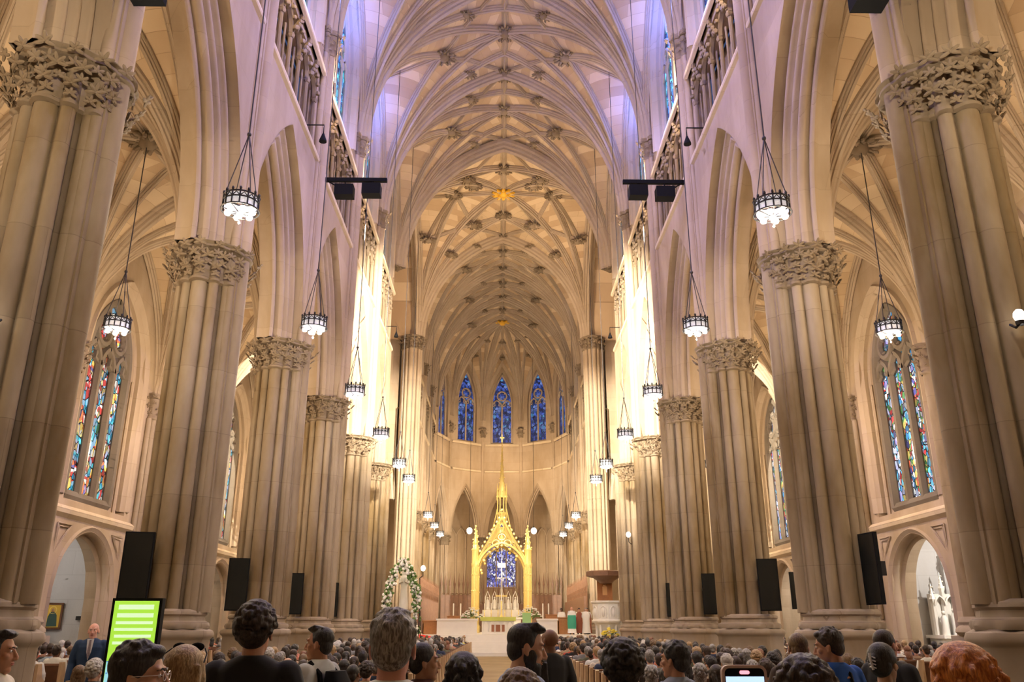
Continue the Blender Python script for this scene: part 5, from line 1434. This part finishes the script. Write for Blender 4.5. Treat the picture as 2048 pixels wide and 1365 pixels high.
def person(x, y, ztop, facing, label, hairk='short', hairc='black', skin='light', top=('white shirt', (.7,.7,.7)), long=False, head=0, tilt=0, fem=False, pose='stand', bottom=('dark trousers', (.03,.03,.04)), face=True, group=None, lean=0):
    """facing: 0 looks away from the camera, +90 looks left"""
    global sys_beard
    k = ztop/(1.33 if pose == 'sit' else 1.75)
    r = empty('person', (x, y, 0), math.radians(facing), label=label, category='person')
    if group: r['group'] = group
    r.scale = (k, k, k)
    hy = math.radians(head); ti = math.radians(tilt); ps = 'sit' if pose == 'sit' else 'stand'
    b = link('body', body_mesh(pose, fem, hy, ti), r); setm(b, SKN[skin])
    T = head_tf(pose, hy, ti)
    def onhead(name, me, *ms):
        o = link(name, me, r); o.matrix_basis = T
        if ms: setm(o, *ms)
        return o
    if hairk: onhead('hair', hair(hairk), HM[hairc])
    if face:
        onhead('eyes', EYE_ME); onhead('eyebrows', BROW_ME, HM[hairc]); onhead('lips', LIP_ME)
    o = link('shirt', shirt(pose, long), r); setm(o, cloth(*top))
    o = link('trousers', TRM[ps], r); setm(o, cloth(*bottom))
    o = link('shoes', SHOE[ps], r); setm(o, M['black'])
    if lean: r.rotation_euler = (math.radians(lean), 0, math.radians(facing))
    return r, onhead, b
TH = math.atan(572.5/1660); cT, sT = math.cos(TH), math.sin(TH)
def at(px, py, zc):
    """photo pixel and distance from the lens -> place in the nave"""
    a = (px-1024)/1660*zc; b = (682.5-py)/1660*zc
    yy = zc*cT-b*sT; z = zc*sT+b*cT
    return a*math.cos(.0137)+yy*math.sin(.0137)-.12, -a*math.sin(.0137)+yy*math.cos(.0137), z+1.7
def P(px, py, zc, facing, label, **k):
    x, y, z = at(px, py, zc)
    return person(x, y, z, facing, label, **k)
TWH = ('white cotton', (.72,.72,.70)); TBK = ('black cotton', (.012,.012,.014)); TCR = ('cream cotton', (.68,.62,.50)); TGR = ('pale grey cotton', (.50,.51,.49)); TBL = ('light blue cotton', (.30,.36,.50))
P(8, 1258, 5.0, -80, 'man in cream shirt walking right at the left picture edge', hairk='quiff', hairc='black', skin='tan', top=TCR)
r, oh, _ = P(293, 1279, 3.1, -78, 'young man with dark hair and thin glasses, in profile before the green sign', hairk='short', hairc='black', skin='light', top=('navy cotton', (.02,.03,.06)), head=-6)
g = MB()
for s in (-1, 1):
    g.tube([(s*.033+.021*math.cos(2*PI*k/16), .101, .008+.017*math.sin(2*PI*k/16)) for k in range(16)], .0016, 5, closed=True)
    g.tube([(s*.054, .099, .012), (s*.080, .06, .012), (s*.084, -.01, .008)], .0016, 5)
g.tube([(-.012, .103, .012), (.012, .103, .012)], .0016, 5); oh('glasses', g.mesh('glasses', [M['silver']]))
r, oh, _ = P(375, 1287, 3.65, 8, 'blonde woman seen from behind with dark sunglasses pushed up on her head', hairk='longstraight', hairc='blonde', fem=True, top=('olive cotton', (.10,.09,.05)), face=False)
g = MB()
for s in (-1, 1): g.ball((s*.04, .045, .125), (.032, .012, .02), 10, 7); g.tube([(s*.075, .045, .118), (s*.096, -.01, .095), (s*.098, -.07, .06)], .003, 5)
g.tube([(-.01, .05, .128), (.01, .05, .128)], .003, 5); oh('sunglasses', g.mesh('sunglasses', [M['black']]))
P(518, 1206, 4.4, 0, 'tall man with dark curly hair in a black t-shirt, seen from behind', hairk='curly', hairc='darkbrown', skin='tan', top=TBK, face=False)
def straps(r, col=M['black'], pack=True):
    mb = MB()
    for s in (-1, 1): mb.tube([(s*.11, -.13, 1.25), (s*.115, -.105, 1.40), (s*.115, -.02, 1.475), (s*.115, .09, 1.41), (s*.12, .145, 1.26), (s*.14, .10, 1.08)], [.022]*6, 6)
    link('straps', mb.mesh('straps', [col]), r)
    if pack:
        mb = MB(); loft(mb, [(0, -.2, .95, .13, .07), (0, -.21, 1.1, .15, .09), (0, -.2, 1.3, .14, .08), (0, -.17, 1.42, .10, .05)], 14, 3); link('backpack', mb.mesh('backpack', [col]), r)
r, oh, _ = P(640, 1250, 6.3, 68, 'man with short black hair in pale grey t-shirt facing left with backpack straps', hairk='quiff', hairc='black', skin='tan', top=TGR, head=12); straps(r)
P(790, 1216, 3.15, 0, 'grey-haired man in white t-shirt seen from behind, left of centre', hairk='short', hairc='grey', skin='pink', top=TWH, face=False)
P(852, 1282, 5.4, -60, 'woman with long dark ponytail and bare shoulders looking right', hairk='pony', hairc='black', skin='olive', fem=True, top=('dark red cotton', (.07,.02,.015)), head=-20)
P(925, 1303, 4.2, 10, 'person with dark smooth hair and brown top, low in front of the centre aisle', hairk='bob', hairc='black', skin='olive', top=('brown cotton', (.12,.06,.035)), face=False)
r, oh, _ = P(1012, 1240, 4.5, -70, 'bearded man in light blue shirt walking right, dark hair', hairk='quiff', hairc='black', skin='light', top=TBL, long=True, head=-15, tilt=-6, lean=-4)
sys_beard = beard_mesh(); setm(oh('beard', sys_beard), HM['black'])
P(1070, 1300, 5.8, 0, 'person with long black hair behind the bearded man', hairk='long', hairc='black', fem=True, top=TBK, face=False)
P(1097, 1254, 8.2, 25, 'bald man in a black suit with a pale collar standing in the aisle', hairk=None, skin='brown', top=TBK, long=True, head=20, face=True)
P(1242, 1282, 3.9, 0, 'man with thick black hair seen from behind, right of the centre aisle', hairk='curly', hairc='black', skin='tan', top=('charcoal cotton', (.03,.03,.03)), face=False)
P(1345, 1280, 5.6, 50, 'dark-haired man in grey-blue shirt turned half left', hairk='short', hairc='black', skin='tan', top=('grey blue cotton', (.22,.25,.33)), face=True)
P(1600, 1322, 2.7, 0, 'person with dark wavy hair just in front of the camera, beside the phone', hairk='bigcurl', hairc='darkbrown', top=('dark brown cotton', (.05,.03,.02)), face=False)
P(1040, 1342, 3.4, 0, 'short person with brown-grey hair, only the crown showing at bottom centre', hairk='curly', hairc='sandy', top=('taupe cotton', (.18,.14,.11)), face=False)
P(1592, 1262, 6.6, -5, 'man with cropped sandy hair and dark shirt seen from behind', hairk='buzz', hairc='sandy', skin='light', top=('dark brown cotton', (.05,.03,.02)), face=False)
r, oh, _ = P(1657, 1254, 6.1, 22, 'man in a royal blue shirt with a black shoulder strap, head turned left', hairk='short', hairc='darkbrown', skin='tan', top=('royal blue cotton', (.01,.08,.38)), long=True, head=40, tilt=-10)
mb = MB(); mb.tube([(.10, -.135, .95), (.06, -.14, 1.2), (.05, -.10, 1.42), (.05, -.02, 1.485), (.02, .10, 1.4), (-.1, .15, 1.1)], .022, 6); link('strap', mb.mesh('strap', [M['black']]), r)
r, oh, _ = P(1768, 1255, 6.6, -60, 'man in dark clothes with receding dark hair looking right', hairk='buzz', hairc='darkbrown', skin='pink', top=TBK, long=True)
r, oh, _ = P(1762, 1282, 5.0, -25, 'woman in a teal top, black hair up in a white claw clip', hairk='bun', hairc='black', skin='olive', fem=True, top=('teal cotton', (.03,.13,.14)), head=-25)
g = MB()
for k in range(4): g.tube([(-.03, -.13+.0*k, .045-.02*k), (-.005, -.152, .05-.02*k), (.02, -.148, .04-.02*k)], .0045, 5)
g.tube([(-.012, -.152, .07), (-.006, -.158, .02), (.0, -.150, -.03)], .008, 6); oh('hair_clip', g.mesh('hair clip', [plain('clip white', (.7,.72,.78), .3)]))
P(1912, 1283, 2.5, -12, 'person with bushy ginger hair close by at the lower right', hairk='bob', hairc='ginger', fem=True, top=('grey cotton', (.3,.3,.3)), face=False)
P(1870, 1292, 8.5, 10, 'dark-haired person looking down at a tablet by the right aisle', hairk='short', hairc='black', skin='brown', top=('navy cotton', (.02,.03,.06)), face=False) if False else None
# suited man on the left
r, oh, b = P(190, 1244, 13.6, -165, 'bald man in dark blue suit and striped tie facing the camera at left', hairk='bald', hairc='white', skin='pink', top=('navy suiting', (.012,.035,.09)), long=True, bottom=('navy suiting', (.012,.035,.09)))
mb = MB(); mb.add([(-.05, .118, 1.49), (.05, .118, 1.49), (.035, .142, 1.30), (0, .146, 1.17), (-.035, .142, 1.30)], [(0,1,2,3,4)]); link('shirt_front', mb.mesh('shirt front', [plain('white collar', (.7,.7,.72), .7)], smooth=0), r)
mb = MB(); mb.add([(-.015, .124, 1.475), (.015, .124, 1.475), (.024, .150, 1.26), (0, .153, 1.18), (-.024, .150, 1.26)], [(0,1,2,3,4)]); link('tie', mb.mesh('tie', [plain('striped tie', (.25,.2,.22), .6, noise=.6, nscale=60)], smooth=0), r)
# person holding the phone
x, y, z = at(1486, 1331, 1.42)
r, oh, b = person(x, y-.52, 1.50, 0, 'short person below the frame holding up a phone', hairk='bob', hairc='brown', pose='hold', top=('dusty pink cotton', (.5,.3,.28)), face=False)
ph = empty('phone', (x, y, z), label='phone in a pale pink case held up, recording, its screen lit', category='phone')
W2, Hh = .0385, .155
def rrect(w, h, r, n=5):
    out = []
    for cx, cz, a0 in ((w-r, -r, 0), (-w+r, -r, PI/2), (-w+r, -h+r, PI), (w-r, -h+r, 3*PI/2)):
        for k in range(n+1): out.append((cx+r*math.cos(a0+PI/2*k/n), cz+r*math.sin(a0+PI/2*k/n)))
    return out
def slab(pts, y0, y1):
    n = len(pts); mb = MB(); mb.add([(px, y0, pz) for px, pz in pts]+[(px, y1, pz) for px, pz in pts], [tuple(range(n)), tuple(range(2*n-1, n-1, -1))]+[(k, n+k, n+(k+1) % n, (k+1) % n) for k in range(n)]); return mb
link('case', slab(rrect(W2, Hh, .012), -.004, .006).mesh('phone case', [plain('pale pink case', (.62,.48,.42), .5)], smooth=.5), ph)
s1 = slab(rrect(W2-.005, Hh-.01, .008), -.0048, -.004); s1.v = [(a, b_, c-.005) for a, b_, c in s1.v]
sc2 = link('screen', s1.mesh('phone screen', [M['black']], smooth=.5), ph)
s1 = slab([(-.0325, -.018), (.0325, -.018), (.0325, -.13), (-.0325, -.13)], -.0054, -.0048); link('picture', s1.mesh('phone picture', [plain('phone picture', (.1,.1,.1), .3, emis=(.45,.62,.95), es=1.1)], smooth=0), sc2)
s1 = slab(rrect(.0085, .006, .0029), -.0058, -.0048); s1.v = [(a, b_, c-.0085) for a, b_, c in s1.v]; link('record_mark', s1.mesh('record mark', [plain('record red', (.5,.05,.05), .3, emis=(1,.25,.3), es=1.6)], smooth=0), sc2)
# clergy in the sanctuary
def vest(r, col, col2=None, k=1):
    mb = MB(); loft(mb, [(0, 0, .08, .30, .26), (0, 0, .5, .26, .22), (0, 0, .95, .24, .18), (0, 0, 1.25, .26, .17), (0, 0, 1.42, .19, .12), (0, -.01, 1.5, .08, .07)], 20, 2.2); o = link('robe', mb.mesh('robe', [col]), r)
    if col2:
        mb = MB(); loft(mb, [(0, -.0, .35, .275, .25), (0, 0, .7, .30, .235), (0, 0, 1.05, .285, .2), (0, 0, 1.2, .27, .185)], 20, 2.2); link('vestment', mb.mesh('vestment', [col2]), r)
GV = plain('green silk', (.05,.38,.25), .5); WR = plain('white robe', (.85,.83,.8), .7); RR = plain('russet robe', (.30,.09,.05), .7)
r, oh, b = person(4.55, 56.9, 1.72, 180, 'priest in white robe and green vestment standing right of the altar', hairk='bald', hairc='white', skin='pink'); r.location.z = PZ; vest(r, WR, GV)
for k, (x, y, c, l) in enumerate(((5.15, 58.2, RR, 'attendant in russet robe nearest the standing priest'), (5.75, 58.6, RR, 'attendant in russet robe at the far right of the sanctuary'), (5.5, 57.1, WR, 'attendant in white robe beside the pulpit'), (4.0, 58.6, WR, 'attendant in white robe behind the standing priest'))):
    r, oh, b = person(x, y, 1.66, 180, l, hairk='short', hairc=('black', 'brown', 'grey', 'black')[k], skin=('light', 'tan', 'light', 'brown')[k]); r.location.z = PZ; vest(r, c)

# ------------------------------------------------------------------ seated congregation
def crowd_mesh(hk, long, fem, yaw):
    mb = MB(); lo = lambda me: vf(me)
    def deci(me, ratio):
        o = bpy.data.objects.new('t', me); COL.objects.link(o); d = o.modifiers.new('d', 'DECIMATE'); d.ratio = ratio
        dg = bpy.context.evaluated_depsgraph_get(); dg.update(); out = bpy.data.meshes.new_from_object(o.evaluated_get(dg)); bpy.data.objects.remove(o); r_ = vf(out); bpy.data.meshes.remove(out); return r_
    mb.cur = 0; bm_ = body_mesh('sit', fem, yaw); mb.add(*deci(bm_, .06)); bpy.data.meshes.remove(bm_)
    mb.cur = 1; mb.tf = head_tf('sit', yaw); mb.add(*deci(hair(hk), .12)); mb.tf = None
    mb.cur = 2; mb.add(*deci(shirt('sit', long), .12)); mb.cur = 3; mb.add(*deci(TRM['sit'], .06))
    return mb.mesh('seated person', [None]*4, smooth=3.0)
CK = [('short', True, False, 0), ('short', False, False, .35), ('buzz', False, False, -.3), ('bob', True, True, .1), ('longstraight', False, True, -.15), ('longstraight', True, True, .4), ('bald', True, False, .05), ('bun', False, True, 0), ('curly', False, False, -.1), ('pony', False, True, .2)]
CMESH = [crowd_mesh(*c) for c in CK]
def far_mesh(kind):
    mb = MB(); mb.cur = 2
    loft(mb, [(0, -.02, .44, .19, .14), (0, -.01, .70, .17, .12), (0, 0, .92, .21, .12), (0, -.01, 1.0, .19, .09), (0, -.02, 1.06, .08, .06)], 10, 2)
    for s in (-1, 1): mb.tube([(s*.18, 0, .98), (s*.24, .02, .75), (s*.2, .2, .62)], [.06, .055, .045], 6)
    mb.cur = 0; mb.tube([(0, -.02, 1.03), (0, -.02, 1.13)], .052, 8); mb.ball((0, .02, 1.20), (.066, .085, .115), 10, 7)
    for s in (-1, 1): mb.ball((s*.077, -.01, 1.20), (.01, .02, .03), 5, 4)
    mb.cur = 1
    if kind == 1: mb.ball((0, -.05, 1.19), (.07, .05, .055), 8, 6)
    else: mb.ball((0, -.03, 1.25), (.085, .10, .09), 10, 7); mb.ball((0, -.055, 1.19), (.075, .062, .075), 8, 6)
    if kind == 2: loft(mb, [(0, -.09, .95, .05, .02), (0, -.085, 1.05, .085, .035), (0, -.06, 1.2, .088, .07)], 8, 2)
    return mb.mesh('far person', [None]*4, smooth=3.0)
FAR = [far_mesh(k) for k in range(3)]
TOPS = [('black top', (.014,.014,.016)), ('navy top', (.02,.03,.07)), ('white top', (.66,.65,.62)), ('cream top', (.55,.48,.38)), ('grey top', (.20,.20,.21)), ('brown top', (.12,.06,.035)), ('purple top', (.12,.04,.25)), ('red top', (.40,.05,.03)), ('olive top', (.09,.09,.05)), ('pale blue top', (.30,.38,.50)), ('coral top', (.55,.2,.13)), ('tan top', (.35,.24,.15)), ('charcoal top', (.05,.05,.05)), ('yellow top', (.75,.68,.05))]
TW = [9, 7, 9, 6, 5, 5, 2, 3, 3, 4, 2, 4, 8, 1]
HWORD = {'black': 'black-haired', 'brown': 'brown-haired', 'darkbrown': 'dark-haired', 'grey': 'grey-haired', 'blonde': 'blonde', 'sandy': 'sandy-haired', 'white': 'white-haired', 'auburn': 'auburn-haired'}
HCH = ['black']*7+['darkbrown']*7+['brown']*4+['grey']*3+['blonde']*3+['sandy']*3+['white']*2+['auburn']*2
rnd = random.Random(21)
seats = []
for s in (-1, 1):
    for j, y in enumerate(ROWS):
        for i in range(7):
            if rnd.random() < (.94 if j > 1 else .8): seats.append((s*(1.9+.63*i), y+.03, 'nave', s, j, i))
    for j, y in enumerate([14.5+.95*k for k in range(30)]):
        for i in range(6):
            if rnd.random() < .72: seats.append((s*(9.68+.64*i), y+.03, 'aisle', s, j, i))
def shown(q):                          # nearer seats first; those hidden by front piers count as farther
    x, y, w, s, j, i = q
    return y+(8 if w == 'aisle' else 0)
seats.sort(key=shown)
rest = MB(); rest_mats = []; rm = {}
def slot(m):
    if m.name not in rm: rm[m.name] = len(rest_mats); rest_mats.append(m)
    return rm[m.name]
for n, (x, y, w, s, j, i) in enumerate(seats):
    kd = rnd.choices(range(10), [10, 6, 6, 5, 5, 5, 2, 3, 5, 3])[0]; hk, lg, fem, yw = CK[kd]
    hc = rnd.choice(HCH) if hk != 'bald' else rnd.choice(['grey', 'white']); tp = rnd.choices(TOPS, TW)[0]; sk = rnd.choice(['light', 'light', 'tan', 'olive', 'pink', 'brown'])
    px, py = x+rnd.uniform(-.012, .012), y+rnd.uniform(-.02, .03); rz = rnd.uniform(-.05, .05); k = rnd.uniform(.95, 1.01)*(.96 if fem else 1)
    if n < 296:
        lab = '%s person in %s, %s %s, pew row %d from the back, seat %d' % ('bald' if hk == 'bald' else HWORD[hc], tp[0], SIDE[s], w, j+1, i+1)
        if n < 56:
            r, oh, b = person(px, py, 1.33*k, math.degrees(rz), lab, hairk=hk, hairc=hc, skin=sk, top=(tp[0], tp[1]), long=lg, head=math.degrees(yw), fem=fem, pose='sit', face=False, group='seated congregation')
        else:
            o = link('person', CMESH[kd], None, (px, py, 0), (0, 0, rz), (k, k, k), label=lab, category='person', group='seated congregation')
            setm(o, SKN[sk], HM[hc], cloth(*tp), cloth('dark trousers', (.03,.03,.04)))
    else:
        me = FAR[2 if fem else 1 if hk == 'bald' else 0]; T = Matrix.Translation((px, py, 0)) @ Matrix.Rotation(rz, 4, 'Z') @ Matrix.Scale(k, 4)
        if y > 27 and w == 'nave' or w == 'aisle':
            sl = [slot(SKN[sk]), slot(HM[hc]), slot(cloth(*tp)), slot(cloth('dark trousers', (.03,.03,.04)))]
            vs = [T @ v.co for v in me.vertices]; base = len(rest.v); rest.v += [tuple(v) for v in vs]
            for p_ in me.polygons:
                if p_.material_index == 3: continue
                rest.f.append(tuple(base+q for q in p_.vertices)); rest.mi.append(sl[p_.material_index]); rest.uv.append(None)
if rest.v:
    link('seated_crowd', rest.mesh('seated crowd', rest_mats, smooth=3.0), label='distant seated congregation filling the far pews', category='crowd', kind='stuff')
# ------------------------------------------------------------------ lights
def lamp(kind, name, loc, power, col=(1,.85,.65), r=.2, aim=None, ang=60, blend=.5, size=None):
    d = bpy.data.lights.new(name, kind); d.energy = power; d.color = col
    if kind == 'SPOT': d.spot_size = math.radians(ang); d.spot_blend = blend; d.shadow_soft_size = r
    elif kind == 'POINT': d.shadow_soft_size = r
    o = bpy.data.objects.new(name, d); COL.objects.link(o); o.location = loc
    if aim is not None:
        o.rotation_euler = (Vector(aim)-Vector(loc)).to_track_quat('-Z', 'Y').to_euler()
    return o
WARM = (1, .75, .47); WW = (1, .87, .68); PURP = (.34, .33, 1)
FLW = (1, .90, .72)
for s in (-1, 1):
    for i in range(6):
        y = (PY[i]+PY[i+1])/2
        lamp('POINT', 'crown lamp light', (s*5.6, y-.2, 9.4), 340, WW, .06)
        lamp('POINT', 'aisle lamp light', (s*ACX, y, 9.3), 520, WARM, .06)
        lamp('POINT', 'added vault uplight', (s*6.2, PY[i]+1.0, 21.9), 360, WARM, .06)  # added lamp without any fixture, warms the vault
        lamp('POINT', 'chapel light', (s*17.4, y-.6, 4.6), (150 if s < 0 else 420), (1, .95, .88), .05)
    # floodlights on the bars, thrown at crossing and sanctuary
    for x, ty, e in ((4.95, 43, 75000), (5.95, 62, 110000)):
        lamp('SPOT', 'floodlight', (s*x, 27.8, 17.0), e, FLW, .04, (-s*6.9, ty, 15 if ty < 50 else 12), 44 if ty < 50 else 30, .7)
    for k in range(3):
        lamp('POINT', 'choir lamp light', (s*5.2, CY0+CBAY*(k+.5), 9.4), 480, WARM, .06)
        lamp('POINT', 'choir aisle light', (s*ACX, CY0+CBAY*(k+.5), 9), 450, WARM, .06)
    lamp('POINT', 'transept light', (s*13, 55, 14), 1500, WARM, .06)
    lamp('POINT', 'ambulatory light', (s*6, 94, 9), 700, WARM, .06)
    for y, e in ((12, 1500), (20, 1700), (28, 1200)):          # violet wash across the nave
        lamp('SPOT', 'violet wash', (-s*6.1, y, 21.9), e*2.7, PURP, .05, (s*6.9, y+1.5, 17), 80, .9)
        lamp('POINT', 'blue ledge light', (s*6.3, y+3, 22.4), e*.18, (.25, .30, 1), .05)
    for i in range(1, 6): lamp('POINT', 'blue window light', (s*6.4, (PY[i]+PY[i-1])/2, 27.5), 330, (.12, .20, 1), .05)
lamp('POINT', 'crossing light', (0, 55, 22), 2200, WARM, .06)
lamp('POINT', 'apse light', (0, 84, 18), 1300, WARM, .06)
lamp('SPOT', 'canopy spotlight', (0, 64, 20), 4500, WW, .06, (0, 75, 7), 50, .6)
W = bpy.data.worlds.new('world'); SC.world = W; W.use_nodes = True
W.node_tree.nodes['Background'].inputs[0].default_value = (.03, .05, .12, 1)
SC.view_settings.exposure = .40
cy = SC.cycles
cy.max_bounces = 4; cy.diffuse_bounces = 2; cy.glossy_bounces = 2; cy.transmission_bounces = 1; cy.transparent_max_bounces = 2
cy.use_adaptive_sampling = True; cy.adaptive_threshold = .12; cy.adaptive_min_samples = 12; cy.caustics_reflective = False; cy.caustics_refractive = False
cy.sample_clamp_indirect = 4; cy.light_sampling_threshold = .04
